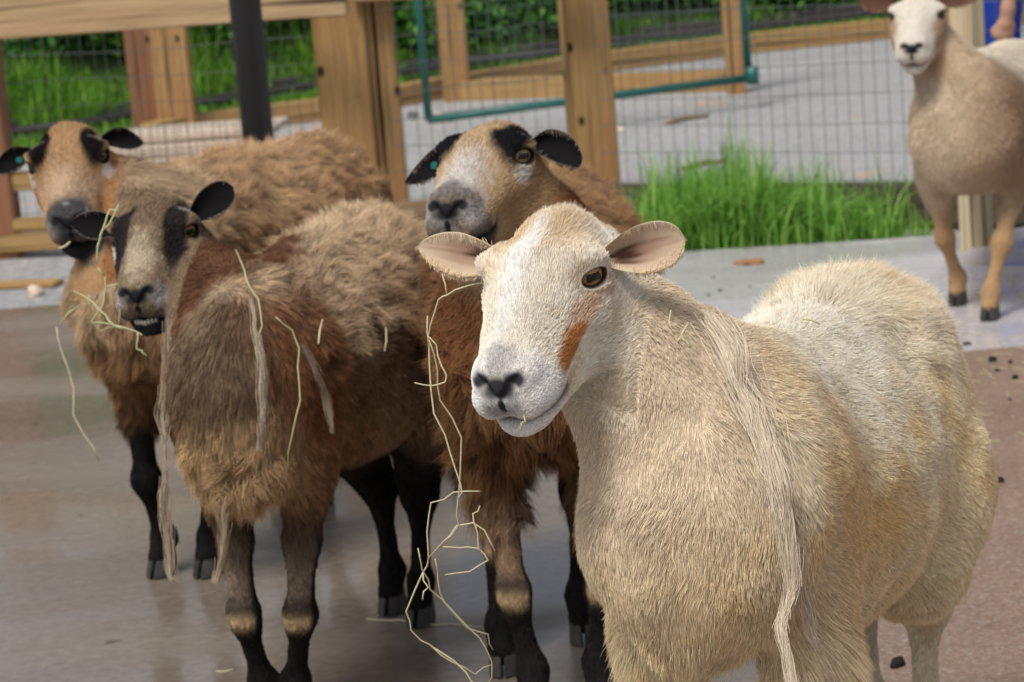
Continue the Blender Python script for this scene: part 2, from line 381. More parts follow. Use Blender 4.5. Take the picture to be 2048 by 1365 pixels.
# ---- bank
def bank_z(x, y):
    base = polyline_at(rp, x)[1]+.35
    return np.maximum(0, (y-base))*.42
nx, ny = 60, 26; V = []; Fc = []
for i in range(nx+1):
    x = -7+i*(17/nx)
    yb = polyline_at(rp, x)[1]+.15
    for j in range(ny+1):
        y = yb+(j/ny)**1.5*9
        z = (y-yb)*.42+.12*math.sin(x*2.1+y)*min(1, (y-yb)) - .02
        V.append((x, y, z))
for i in range(nx):
    for j in range(ny):
        a = i*(ny+1)+j; Fc.append((a, a+ny+1, a+ny+2, a+1))
M_SOIL = m_ground('bank_soil', (.03, .045, .015), (.05, .09, .02), .9, 3)
bk = pmesh('bank', V, Fc, M_SOIL, None, True); bk['kind'] = 'structure'
def bz(x, y):
    yb = polyline_at(rp, x)[1]+.15; return (y-yb)*.42+.12*math.sin(x*2.1+y)*min(1, max(0, y-yb)) - .02

def blades(name, pts, hts, wid, m, lean=.35, seed=1, segs=4):
    r = np.random.default_rng(seed); n = len(pts); P = np.asarray(pts, float); H = np.asarray(hts)[:, None]
    az = r.uniform(0, 2*np.pi, n); dirv = np.stack([np.cos(az), np.sin(az), 0*az], 1); ln = (r.random(n)**1.5*lean)[:, None]*2.0
    side = np.stack([-np.sin(az+r.normal(0, .8, n)), np.cos(az), 0*az], 1); side /= np.linalg.norm(side, axis=1)[:, None]
    V = []; 
    for k in range(segs+1):
        t = k/segs; c = P + np.array([0, 0, 1])*H*t*(1-.35*ln*t*t) + dirv*H*ln*t**2.2*.8
        wv = wid*(1-t**2.2)*.5+.0004; V.append(c-side*wv); V.append(c+side*wv)
    V = np.stack(V, 1).reshape(-1, 3); T = []
    b = np.arange(n)[:, None]*(2*(segs+1))
    for k in range(segs): T.append(np.stack([b[:, 0]+2*k, b[:, 0]+2*k+1, b[:, 0]+2*k+3, b[:, 0]+2*k+2], 1))
    return npmesh(name, V, np.concatenate(T), m)
M_GRASS = m_leaf('lush_grass', (.10, .27, .03), (.20, .44, .06), (.38, .60, .15))
M_GRASSB = m_leaf('bank_grass', (.07, .20, .015), (.14, .34, .025), (.26, .46, .05))
M_LEAFD = m_leaf('dark_leaves', (.03, .12, .03), (.09, .27, .06), (.18, .44, .11))
M_LEAFM = m_leaf('mid_leaves', (.05, .16, .02), (.11, .32, .04), (.22, .48, .08))
M_LEAFL = m_leaf('light_leaves', (.07, .2, .015), (.15, .36, .03), (.28, .5, .06))
r = np.random.default_rng(3)
# grass strip by the fence
pts = []; hts = []
for cx, cy, sr, n, h in [(1290, 492, .13, 330, .20), (1360, 494, .17, 620, .26), (1440, 490, .18, 900, .33), (1520, 486, .18, 900, .34), (1600, 484, .16, 560, .29), (1560, 478, .3, 420, .27), (1470, 470, .3, 420, .27), (1680, 478, .13, 240, .18), (1740, 474, .09, 240, .22), (1800, 470, .13, 110, .11), (1250, 455, .1, 120, .16), (1380, 455, .25, 250, .2), (1850, 455, .15, 90, .08), (1460, 480, .3, 130, .40), (1340, 470, .2, 60, .36), (1270, 470, .16, 160, .2)]:
    c = G(cx, cy)
    for _ in range(int(n*.72)):
        x = c[0]+r.normal(0, sr*.6); y = c[1]+r.normal(0, .13)+.12
        if y < gr0[1]-.01+(x-gr0[0])*((gr1-gr0)[1]/(gr1-gr0)[0]): y += .15
        pts.append((x, y, -.03)); hts.append(max(.05, h*r.uniform(.28, 1.15)*(1+.25*math.sin(x*17)*math.sin(x*7.3+1))))
tag(blades('tall_grass', pts, hts, .0075, M_GRASS, .75, 5), kind='stuff')
# bank grass
pts = []; hts = []
for _ in range(20000):
    x = r.uniform(-5.5, 5.0); yb = polyline_at(rp, x)[1]+.15; y = yb+r.random()**1.3*((1.0+.25*math.sin(x*3)) if x < -1.2 else .45 if x < -.3 else .3)-.05
    lx = (1 if x < -1.1 else .6) if x < -.3 else .25
    if r.random() > lx: continue
    pts.append((x, y, bz(x, y)-.02)); hts.append(r.uniform(.06, .24)*(1 if x < -.3 else .6)*(1+.5*math.sin(x*5+y*3)))
tag(blades('bank_grass', pts, hts, .016, M_GRASSB, .6, 6, 3), kind='stuff')
pts = []; hts = []
for _ in range(2600):   # weeds between the rail and the timber edging, left
    x = r.uniform(-3.5, -.55); a = polyline_at(cbw, x); b = polyline_at(rp, x); t = r.uniform(.05, 1.1)
    pts.append((x, a[1]+(b[1]-a[1])*t, -.03)); hts.append(r.uniform(.03, .12))
tag(blades('weeds', pts, hts, .014, M_GRASSB, .6, 8, 3), kind='stuff')

def shrub(name, c, rx, ry, rz, n, leaf, m, seed, label, cat='shrub', group=None, stems=5):
    """crown of leaf clumps along many short twigs, plus visible stems"""
    rr = np.random.default_rng(seed); root = empty(name, tuple(map(float, c))); tag(root, label, cat, group)
    nc = max(14, int(n/70)); u = rr.normal(size=(nc, 3)); u /= np.linalg.norm(u, axis=1)[:, None]
    cc_ = u*(rr.random((nc, 1))**.45)*np.array([rx, ry, rz])+np.array([0, 0, rz*.50])
    cc_[:, 2] = np.abs(cc_[:, 2])+.05
    k = rr.integers(0, nc, n); s = .17*min(rx, rz)+.05
    P = cc_[k]+rr.normal(size=(n, 3))*s*np.array([1, 1, .8]); P[:, 2] = np.maximum(P[:, 2], .01)
    nr = rr.normal(size=(n, 3)); nr[:, 2] = np.abs(nr[:, 2])+.5; nr /= np.linalg.norm(nr, axis=1)[:, None]
    a = np.cross(nr, rr.normal(size=(n, 3))); a /= np.linalg.norm(a, axis=1)[:, None]; b = np.cross(nr, a)
    L = leaf*rr.uniform(.6, 1.3, (n, 1)); W = L*.45
    V = np.stack([P-a*L*.5, P-b*W*.5+a*L*.05+nr*L*.06, P+a*L*.5-nr*L*.1, P+b*W*.5+a*L*.05+nr*L*.06], 1).reshape(-1, 3)+np.array(c)
    T = np.arange(n*4).reshape(n, 4); o = npmesh('foliage', V, T, m, False); adopt(o, root)
    M_ = Multi()
    for i in range(stems):
        e = cc_[rr.integers(0, nc)]; p0 = np.array([rr.normal(0, .05), rr.normal(0, .05), -.05]); mid = (p0+e)/2+rr.normal(0, .05, 3)
        M_.add(*tube([np.array(c)+q for q in smooth_path([p0, mid, e], 3)], .012, 5))
    M_.obj('stem', M_DARKB, root)
    return root
# shrubs on the bank: x, distance behind the rail, radius, height, material
sh = []
k = 0
for (px, dy, rad, hh, kind) in [(q[0], (.30+q[1]*.42 if q[0] > 640 else .42+q[1]*.38 if q[0] > 290 else .62+q[1]*.36) if q[1] < 2.9 else q[1]*.75, q[2], q[3], q[4]) for q in [(60, 1.5, .55, .62, 0), (150, 1.9, .6, .7, 0), (235, 1.4, .4, .42, 1), (20, 2.6, .8, .9, 0), (200, 2.8, .8, .9, 0), (250, 1.0, .22, .26, 2),
        (400, 1.3, .42, .5, 1), (450, 2.2, .6, .7, 0), (560, 1.3, .5, .5, 1), (600, 1.0, .3, .34, 2), (540, 2.3, .7, .7, 1), (690, 1.7, .6, .7, 0),
        (800, .9, .4, .42, 1), (860, 1.2, .5, .55, 0), (960, .8, .42, .45, 1), (1030, .9, .45, .42, 0), (1090, 1.0, .45, .5, 1), (1250, .8, .42, .42, 1), (1320, .9, .45, .45, 0), (1390, .75, .4, .36, 1), (1450, 1.1, .5, .5, 0),
        (1540, .7, .35, .3, 1), (1620, .8, .4, .36, 1), (1700, .9, .42, .4, 1), (1790, .9, .42, .42, 0), (1900, .9, .5, .5, 1), (2030, 1.0, .5, .5, 0),
        (100, 4.5, 1.3, 1.4, 0), (350, 4.6, 1.3, 1.4, 0), (620, 4.2, 1.3, 1.3, 1), (900, 3.2, 1.2, 1.3, 0), (1150, 3.0, 1.2, 1.2, 0), (1420, 2.9, 1.2, 1.2, 0), (1700, 2.7, 1.1, 1.1, 0), (2000, 2.95, 1.2, 1.2, 0)]]:
    y = 0
    base = polyline_at(np.array([[t[0], t[1], 0] for t in tl], float), px)
    w_ = G(px, base[1]+9); x, y = w_[0]*(1+dy/16), w_[1]+.15+dy
    sh.append((px, dy, kind)); m = (M_LEAFD, M_LEAFM, M_LEAFL)[kind]
    names = {0: 'dark green', 1: 'mid green', 2: 'bright yellow green'}
    where = 'left of the paired posts' if px < 290 else 'left of the grey pole' if px < 470 else 'right of the grey pole' if px < 650 else 'just right of the double post' if px < 880 else 'left of the right fence post' if px < 1150 else 'right of the right fence post' if px < 1480 else 'right of the green gate' if px < 1760 else 'behind the far sheep'
    rank = 'high on the bank' if dy > 1.9 else 'behind the lower shrubs' if dy > 1.15 else 'low on the bank'
    shrub('shrub', (x, y, bz(x, y)-.05), rad, rad*.9, hh, int(2600*rad/.45 if dy < 1.9 else 5200), .075 if dy < 1.9 else .11, m, 100+k,
          f'{names[kind]} leafy shrub {rank}, {where}', 'shrub', 'shrubs on the green bank', 4)
    k += 1

# ---- small stones and debris on the ground
M_STONE = m_ground('pale_stone', (.5, .38, .28), (.7, .58, .48), .8, 8)
M_STONED = m_ground('dark_stone', (.07, .07, .075), (.12, .12, .13), .8, 8)
def rock(name, g, sx, sy, sz, m, seed, label, cat='stone', group=None):
    bm = bmesh.new(); bmesh.ops.create_icosphere(bm, subdivisions=3, radius=1)
    P = np.array([v.co[:] for v in bm.verts]); d = 1+.28*vnoise(P+seed*3.1, 1.3, seed)+.1*vnoise(P, 3.5, seed)
    for v, s in zip(bm.verts, d): v.co = Vector((v.co.x*s*sx, v.co.y*s*sy, max(-.3, v.co.z*s)*sz))
    me = bpy.data.meshes.new(name); bm.to_mesh(me); bm.free(); me.polygons.foreach_set('use_smooth', [True]*len(me.polygons))
    o = link(name, me, m); o.location = (g[0], g[1], g[2]+sz*.25); o.rotation_euler = (0, 0, seed); tag(o, label, cat, group); return o
rock('stone', G(73, 590, -.03), .035, .03, .028, M_STONE, 1, 'pale stone on the gravel at the left edge of the concrete')
rock('stone', G(885, 246, -.03), .075, .05, .05, M_STONE, 2, 'pale flat rock on the road under the corner of the green gate')
rock('stone', G(826, 238, -.03), .028, .028, .035, M_STONED, 3, 'small dark stone left of the green gate corner')
rock('stone', G(800, 262, -.03), .022, .022, .03, M_STONE, 4, 'small cream stone beside the double fence post')
rock('stone', G(1240, 262, -.03), .05, .02, .015, M_STONE, 5, 'thin cream stone on the road right of the fence post')
for i, (x, y, s) in enumerate([(1405, 425, .05), (1370, 335, .06)]):
    a = G(x-40, y-86, -.02); b = G(x+45, y-102, -.02)
    V, Fc = tube(smooth_path([a, (a+b)/2+[0, .03, .008], b], 4), .012, 6)
    tag(pmesh('stick', V, Fc, M_WOODC, None, True), ['short brown stick on the road behind the tall grass', 'thin curved brown branch on the road above the grass'][i], 'stick')
te2 = aligned('edging_board', v3(G(-60, 562)[:2], -.03), v3(G(118, 556)[:2], -.03), .10, .02, M_WOODC2); tag(te2, 'low timber edging board on the gravel left of the sheep', 'board')
M_DUNG = mat('dung', (.018, .013, .010), .75, .25)
dr = [(1902, 680, 1.1), (1920, 700, .9), (1935, 690, 1.3), (1985, 722, 1.6), (2020, 726, .9), (1995, 742, .8), (2030, 757, 1.3), (1930, 815, .7), (1998, 964, 1.5), (1795, 1332, 1.9), (2020, 800, .6), (1930, 958, .5), (1440, 583, 1.0), (1418, 592, .8), (1427, 556, .7), (1500, 575, .6), (1610, 590, .5)]
for i, (x, y, s) in enumerate(dr):
    far = y < 600
    rock('dropping', G(x, y), .009*s, .006*s, .006*s, M_DUNG, 20+i, 'dark sheep dropping on the pale wet slab behind the cream sheep' if far else 'dark sheep dropping on the pinkish pavement at the right', 'dropping', 'droppings on the pale slab' if far else 'droppings on the pinkish pavement')
M_LEAFB = mat('brown_leaf', (.32, .16, .07), .6, .3)
g = G(1500, 527); V = []; n_ = 10
for k in range(n_): a = 2*math.pi*k/n_; V.append((g[0]+.045*math.cos(a)*(1+.3*(k % 2)), g[1]+.05*math.sin(a), .004+.006*(k % 2)))
V.append((g[0], g[1], .014)); V2 = [(a, b, c-.003) for a, b, c in V]
Fc = [(k, (k+1) % n_, n_) for k in range(n_)]+[((k+1) % n_+n_+1, k+n_+1, 2*n_+1) for k in range(n_)]+[(k, k+n_+1, (k+1) % n_+n_+1, (k+1) % n_) for k in range(n_)]
tag(pmesh('leaf', V+V2, Fc, M_LEAFB), 'curled brown leaf on the wet slab behind the cream sheep', 'leaf')
# ------------------------------------------------------------------ sheep: implicit surfaces
import openvdb
def seg_local(Pt, a, b, ra, rb):
    ab = b-a; L2 = max(1e-9, float(ab@ab)); t = np.clip(((Pt-a)@ab)/L2, 0, 1)
    return np.linalg.norm(Pt-a-t[..., None]*ab, axis=-1)-(ra+(rb-ra)*t)
class Field:
    """list of primitives in world space: dict(kind, ..., k, sub)"""
    def __init__(s): s.p = []
    def cone(s, a, b, ra, rb, k=.03, sub=False, only=None):
        a = np.asarray(a, float); b = np.asarray(b, float); s.p.append(('c', a, b, ra, rb, k, sub, (a+b)/2, np.linalg.norm(b-a)/2+max(ra, rb)))
    def ell(s, c, r, R=None, k=.03, sub=False):
        c = np.asarray(c, float); r = np.asarray(r, float); s.p.append(('e', c, r, np.eye(3) if R is None else R, None, k, sub, c, r.max()))
    def grid(s, lo, hi, h):
        lo = np.asarray(lo, float); n = np.ceil((np.asarray(hi)-lo)/h).astype(int)+1
        A = np.full(n, .5, np.float32); ax = [lo[i]+h*np.arange(n[i]) for i in range(3)]
        for q in s.p:
            kind, a, b, c, d, k, sub, cc, rad = q; m = rad+k+.03
            sl = []
            for i in range(3):
                i0 = int(np.clip(math.floor((cc[i]-m-lo[i])/h), 0, n[i])); i1 = int(np.clip(math.ceil((cc[i]+m-lo[i])/h)+1, 0, n[i])); sl.append(slice(i0, i1))
            if any(x.stop <= x.start for x in sl): continue
            X = np.stack(np.meshgrid(ax[0][sl[0]], ax[1][sl[1]], ax[2][sl[2]], indexing='ij'), -1).astype(np.float32)
            if kind == 'c': D = seg_local(X, a.astype(np.float32), b.astype(np.float32), c, d)
            else:
                Y = (X-a.astype(np.float32))@c.astype(np.float32); k0 = np.linalg.norm(Y/b.astype(np.float32), axis=-1); k1 = np.linalg.norm(Y/(b*b).astype(np.float32), axis=-1)
                D = k0*(k0-1)/np.maximum(k1, 1e-6)
            B = A[tuple(sl)]
            if sub:
                D = -D; hh = np.clip(.5-.5*(B-D)/k, 0, 1); N = B*(1-hh)+D*hh+k*hh*(1-hh)
            else:
                hh = np.clip(.5+.5*(D-B)/k, 0, 1); N = D*(1-hh)+B*hh-k*hh*(1-hh)
            A[tuple(sl)] = N
        return A, lo
    def mesh(s, lo, hi, h):
        A, lo = s.grid(lo, hi, h)
        g = openvdb.FloatGrid(background=.5); g.copyFromArray(A)
        P, T, Qd = g.convertToPolygons(isovalue=0.0, adaptivity=0.0)
        P = P*h+lo; Qd = Qd.astype(np.int64); Qd = Qd[:, ::-1]
        # orientation check: outward
        v = P[Qd[:, 0]]; nrm = np.cross(P[Qd[:, 1]]-v, P[Qd[:, 2]]-v); vol = (v*nrm).sum()-(v.mean(0)*nrm.sum(0)).sum()
        if vol < 0: Qd = Qd[:, ::-1]
        return P, Qd
def compact(P, Fq):
    u, inv = np.unique(Fq, return_inverse=True); return P[u], inv.reshape(Fq.shape)

def ear_mesh(base, a, nrm, L, W, cup, droop, curl, nu=26, nv=15, thick=.005, blunt=True):
    """cupped leaf: a = direction to the tip, nrm = way the hollow faces, droop bends the tip, curl folds it forward"""
    a = unit(a); nrm = unit(nrm-a*np.dot(a, nrm)); s = np.cross(nrm, a)      # s points 'up' edge
    dn = np.array(droop, float); V = []
    for layer in (0, 1):
        for i in range(nu+1):
            u = i/nu; hw = W*.5*(.48+.52*math.sin(math.pi*.5*min(1, u/.5)))*(1-max(0, (u-.45)/.55)**(2.8 if blunt else 1.9))**(.5 if blunt else .75)
            hw = max(hw, .0008); cu = cup*(1.35-1.0*u)
            for j in range(nv+1):
                v = -1+2*j/nv; th = v*cu
                # cross-section arc of half-width hw and half-angle cu
                R = hw/max(cu, .05); y = R*math.sin(th); z = -R*(math.cos(th)-math.cos(cu))*-1
                z = R*(1-math.cos(th))
                p = a*L*u+s*y+nrm*z+dn*L*u*u+nrm*curl*L*max(0, u-.45)**2*2.2
                p = p - nrm*(.0 if layer == 0 else thick*(1-.6*u)*(1-.8*v*v))
                V.append(base+p)
    V = np.array(V); n1 = (nu+1)*(nv+1); Fq = []
    for i in range(nu):
        for j in range(nv):
            q = i*(nv+1)+j; f = (q, q+1, q+nv+2, q+nv+1); Fq.append(f); Fq.append(tuple(x+n1 for x in f[::-1]))
    for i in range(nu):
        for j in (0, nv):
            q = i*(nv+1)+j; f = (q, q+nv+1, q+nv+1+n1, q+n1); Fq.append(f if j == 0 else f[::-1])
    for j in range(nv):
        q = nu*(nv+1)+j; f = (q, q+1, q+1+n1, q+n1); Fq.append(f[::-1])
    # inner/outer flag + u
    u = np.tile(np.repeat(np.arange(nu+1)/nu, nv+1), 2); v = np.tile(np.tile(np.linspace(-1, 1, nv+1), nu+1), 2)
    lay = np.r_[np.ones(n1), np.zeros(n1)]
    return V, np.array(Fq), np.stack([u, v, lay], 1)

def warp(p):
    p = np.array(p, float); x = p[..., 0]; p[..., 0] = np.where(x > .15, .15+(x-.15)*.87, x); return p
def unwarp(p):
    p = np.array(p, float); x = p[..., 0]; p[..., 0] = np.where(x > .15, .15+(x-.15)/.87, x); return p
def head_field(f, cfg, Wd):
    """Wd(p): head-local -> world; sizes already scaled by s"""
    s = cfg['hs']; R = cfg['HR']; Wd0 = Wd; Wd = lambda p: Wd0(warp(np.asarray(p, float)))
    E = lambda c, r, k=.012, sub=False, rot=None: f.ell(Wd(c), np.array(r)*s, R if rot is None else R@rot, k*s, sub)
    Cn = lambda a, b, ra, rb, k=.012, sub=False: f.cone(Wd(a), Wd(b), ra*s, rb*s, k*s, sub)
    mo = cfg.get('mouth', 0.0)     # jaw drop in local metres
    E((.042, 0, -.066), (.056, .057, .047), .016)
    E((.082, 0, -.052), (.056, .050, .039), .016)
    for y in (-1, 1):
        E((.070, y*.043, -.038), (.028, .024, .024), .014)
        E((.072, y*.042, -.100), (.052, .025, .048), .02)
        Cn((.10, y*.026, -.066), (.190, y*.017, -.060), .034, .026, .02)
        Cn((.055, y*.036, -.118), (.215, y*.013, -.094-mo), .031, .0165, .02)
        E((.226, y*.018, -.060), (.023, .021, .022), .014)
        E((.216, y*.021, -.034), (.016, .011, .010), .010)
        E((.200, y*.030, -.074), (.022, .012, .020), .015)
    Cn((.085, 0, -.042), (.196, 0, -.041), .040, .027, .02)
    E((.212, 0, -.046), (.030, .030, .026), .014)
    E((.226, 0, -.093-mo), (.021, .023, .013), .010)
    Cn((.19, 0, -.10-mo*.8), (.225, 0, -.094-mo), .017, .014, .012)
    # mouth cleft
    th = .0022+mo*.55
    rm = np.array(Matrix.Rotation(-.10+mo*3, 3, 'Y'))
    E((.262, 0, -.079-mo*.5), (.062, .050, th), .004, True, rm)
    for y in (-1, 1):
        Cn((.2460, y*.0040, -.041), (.2390, y*.0150, -.0300), .0030, .0052, .004, True)
        Cn((.2390, y*.0150, -.0300), (.2260, y*.0265, -.0230), .0052, .0022, .003, True)
        Cn((.2520, 0, -.046), (.2500, 0, -.074), .0014, .0014, .004, True)
        e = np.array(cfg['eye_c']); e = e*[1, y, 1]; n = unit(np.array(cfg['eye_n'])*[1, y, 1])
        # brow and lids, then the almond opening
        tx = unit(np.cross(n, np.cross(np.array([1, 0, .45]), n))); up = np.cross(tx, n)*(1 if np.cross(tx, n)[2] > 0 else -1)
        er = .0170
        E(e, (er+.0035,)*3, .008)
        Cn(e+n*.010+up*.0145-tx*.012, e+n*.009+up*.0135+tx*.012, .0058, .0045, .008)
        Cn(e+n*.011-up*.0118-tx*.010, e+n*.010-up*.0108+tx*.010, .0036, .0036, .007)
        Ro = np.stack([tx, up, n], 1)
        E(e+n*.0185, (.0150, .0092, .0125), .0025, True, Ro)
        Cn(e+n*.0135+tx*.013-up*.003, e+n*.011+tx*.026-up*.009, .0026, .0012, .002, True)
    if cfg.get('occl'): pass

def blz(b, zl):
    b = b.copy(); b[:, 2] -= zl*sm(b[:, 2], .22, .38); return b
def build_sheep(cfg):
    nm = 'sheep'; O = np.array([cfg['O'][0], cfg['O'][1], 0.]); h = unit([cfg['h'][0], cfg['h'][1], 0]); lf = np.array([-h[1], h[0], 0]); S = cfg['s']
    B = lambda p: O+S*(p[0]*h+p[1]*lf+np.array([0, 0, p[2]]))
    BR = np.stack([h, lf, [0, 0, 1.]], 1)
    # head frame
    hd = cfg['head']; sc_ = hd['d']/hd['d0']; HO = CC+(np.array(hd['O'])-CC)*sc_; cfg['hs'] = hs = hd['s']*sc_
    x = unit(hd['fwd']); y = np.array(hd['left'], float); y = unit(y-x*(x@y)); z = np.cross(x, y); HR = np.stack([x, y, z], 1); cfg['HR'] = HR; cfg['BR'] = BR
    Wd = lambda p: HO+hs*(HR@np.asarray(p, float))
    root = empty(nm, tuple(O), math.atan2(h[1], h[0])); tag(root, cfg['label'], 'sheep')
    f = Field(); fat = cfg.get('fat', 1.0)
    zl = cfg.get('zl', .04); up_ = np.array([0, 0, zl*S])
    E = lambda c, r, k=.06: f.ell(B(c)+up_, np.array(r)*S, BR, k*S)
    Cn = lambda a, b, ra, rb, k=.05: f.cone(B(a)+up_, B(b)+up_, ra*S, rb*S, k*S)
    rx = cfg.get('rumpx', 0.0)    # lengthen body
    cw = cfg.get('chest', 1.0)
    cz = cfg.get('cz', 0.); E((-.03, 0, .515+cz), (.155, .115*cw, .155)); E((-.24+rx*.4, 0, .485), (.25, .150*fat, .175)); E((-.38+rx*.7, 0, .465), (.21, .165*fat, .170))
    E((-.57+rx, 0, .49), (.165, .145*fat, .165)); Cn((.0, 0, .615), (-.25, 0, .595), .05, .06); Cn((-.25, 0, .595), (-.56+rx, 0, .585), .06, .07)
    Cn((-.71+rx, 0, .56), (-.745+rx, 0, .40), .034, .022, .03)
    for yy in (-1, 1):
        E((-.02, yy*.076*cw, .45), (.080, .052, .145), .035); E((.075, yy*.068*cw, .485+cz*.5), (.045, .045, .055), .03); E((-.57+rx, yy*.090*fat, .43), (.115, .065, .16))
    E((.09, 0, .46+cz), (.08, .088*cw, .11))
    for e in cfg.get('extra', []): E(*e)
    # neck
    n0 = B(cfg.get('neck0', (.03, 0, .56)))+up_; n1 = Wd(cfg.get('n1', (.012, 0, -.112))); nm_ = (n0+n1)/2+S*np.array(cfg.get('nbend', (0, 0, 0)))@np.stack([h, lf, [0, 0, 1.]])
    r0, rm_, r1 = cfg.get('nr', (.115, .080, .052))
    f.cone(n0, nm_, r0*S, rm_*S, .06*S); f.cone(nm_, n1, rm_*S, r1*hs, .035*S)
    f.cone(nm_, Wd((.05, 0, -.105)), rm_*.85*S, .042*hs, .03*S)
    # legs
    feet = cfg['feet']; hoofs = []
    for i, (key, yy) in enumerate((('fl', 1), ('fr', -1), ('hl', 1), ('hr', -1))):
        ft = np.array([feet[key][0], feet[key][1], 0.])
        kb = .02*S
        if key[0] == 'f':
            el = B((-.02, yy*.080*cw, .38))+up_; kn = ft+(el-ft)*.50+h*.008*S; kn[2] = .182*S; fe = ft-h*.018*S; fe[2] = .066*S; tp = ft+h*.0*S; tp[2] = .035*S
            mid = (el+kn)/2
            f.cone(el, mid, .042*S, .0235*S, .028*S); f.cone(mid, kn, .0235*S, .0185*S, kb*.8); f.ell(kn+h*.004*S, np.array([.0225, .0215, .027])*S, BR, kb*.8)
            kn2 = kn+(fe-kn)*.22; f.cone(kn, kn2, .021*S, .0165*S, kb); f.cone(kn2, fe, .0155*S, .0160*S, kb*.7)
        else:
            hp = B((-.56+rx, yy*.095*fat, .41))+up_; st = B((-.50+rx, yy*.10*fat, .34))+up_*.8; ho = ft-h*.035*S; ho[2] = .225*S; ho += (hp-ft)*[.18, .18, 0]
            fe = ft-h*.02*S; fe[2] = .070*S; tp = ft.copy(); tp[2] = .035*S
            f.cone(hp, st, .085*S, .065*S, .04*S); f.cone(hp, ho+h*.012*S, .070*S, .030*S, .04*S); f.cone(st, ho, .050*S, .024*S, kb*1.3); f.ell(ho-h*.006*S, np.array([.028, .022, .036])*S, BR, kb)
            k2 = ho+(fe-ho)*.3; f.cone(ho, k2, .022*S, .0165*S, kb); f.cone(k2, fe, .0165*S, .0165*S, kb*.7)
        f.ell(fe, np.array([.022, .022, .025])*S, BR, kb*.8); f.cone(fe, tp, .018*S, .0215*S, kb*.6)
        f.ell(fe-h*.022*S-np.array([0, 0, .012])*S+lf*.010*S, np.array([.007, .006, .011])*S, BR, .006*S)
        f.ell(fe-h*.022*S-np.array([0, 0, .012])*S-lf*.010*S, np.array([.007, .006, .011])*S, BR, .006*S)
        hoofs.append(ft)
    head_field(f, cfg, Wd)
    hc = Wd((.115, 0, -.06)); HRAD = .195*hs; cfg['hc'] = hc; cfg['HRAD'] = HRAD
    # two resolutions, one mesh
    P = [B(c) for c in ((.35, 0, .3), (-1.0+rx, 0, .3))]; lo = np.minimum(*P)-.35*S; hi = np.maximum(*P)+.35*S; lo = np.minimum(lo, hc-HRAD); hi = np.maximum(hi, hc+HRAD); lo[2] = .0; hi[2] = max(hc[2]+HRAD, .9*S)
    Pb, Fb = f.mesh(lo, hi, cfg.get('hb', .0085)); Ph, Fh = f.mesh(hc-HRAD-.01, hc+HRAD+.01, cfg.get('hh', .0026))
    cb = Pb[Fb].mean(1); ch = Ph[Fh].mean(1)
    Pb, Fb = compact(Pb, Fb[np.linalg.norm(cb-hc, axis=1) > HRAD-.007]); Ph, Fh = compact(Ph, Fh[np.linalg.norm(ch-hc, axis=1) < HRAD])
    V = [Pb, Ph]; Fs = [Fb, Fh+len(Pb)]; n = len(Pb)+len(Ph); info = [np.zeros((n, 4))]
    for yy, key in ((1, 'earL'), (-1, 'earR')):
        e = cfg[key]; a = HR@(np.array(e['a'])*[1, yy, 1]); nn = HR@(np.array(e['n'])*[1, yy, 1]); dr = HR@np.array(e.get('droop', (0, 0, 0)))
        Ve, Fe, inf = ear_mesh(Wd(np.array(e.get('b', (.022, .052, -.045)))*[1, yy, 1]), a, nn, e['L']*hs, e['W']*hs, e.get('cup', .8), dr, e.get('curl', 0), blunt=e.get('blunt', True))
        if yy < 0: pass
        V.append(Ve); Fs.append(Fe+n); n += len(Ve); info.append(np.c_[inf, np.full(len(inf), yy)])
    V = np.concatenate(V); Fq = np.concatenate(Fs); info = np.concatenate(info)
    body = npmesh('body', V, Fq, M_SKIN)
    me = body.data
    # normals
    vn = np.zeros(len(V)*3, np.float32); me.vertices.foreach_get('normal', vn); vn = vn.reshape(-1, 3)
    hl = unwarp((V-HO)@HR/hs); bl = blz((V-O)@BR/S, zl)
    ctx = dict(hl=hl, bl=bl, info=info, P=V, N=vn, cfg=cfg, isbody=np.linalg.norm(V-hc, axis=1) > HRAD*1.02)
    colr = cfg['color'](ctx)
    ca = me.color_attributes.new('col', 'FLOAT_COLOR', 'POINT'); ca.data.foreach_set('color', np.c_[colr*cfg.get('skin_mul', .8), np.ones(len(V))].astype(np.float32).ravel())
    adopt(body, root)
    # eyes
    for yy in (-1, 1):
        e = np.array(cfg['eye_c'])*[1, yy, 1]; nn = unit(np.array(cfg['eye_n'])*[1, yy, 1]); make_eye(Wd(e), HR@nn, HR@np.array([1, 0, .45]), .0170*hs, root, cfg)
    for ft in hoofs: make_hoof(ft, h, lf, S, root, cfg.get('hoofm'))
    if cfg.get('teeth'): make_teeth(Wd, hs, root, cfg)
    cfg.update(dict(root=root, B=B, Wd=Wd, HO=HO, BR=BR, Oo=O, S=S, hc=hc, HRAD=HRAD, V=V, Fq=Fq, vn=vn, info=info))
    return cfg

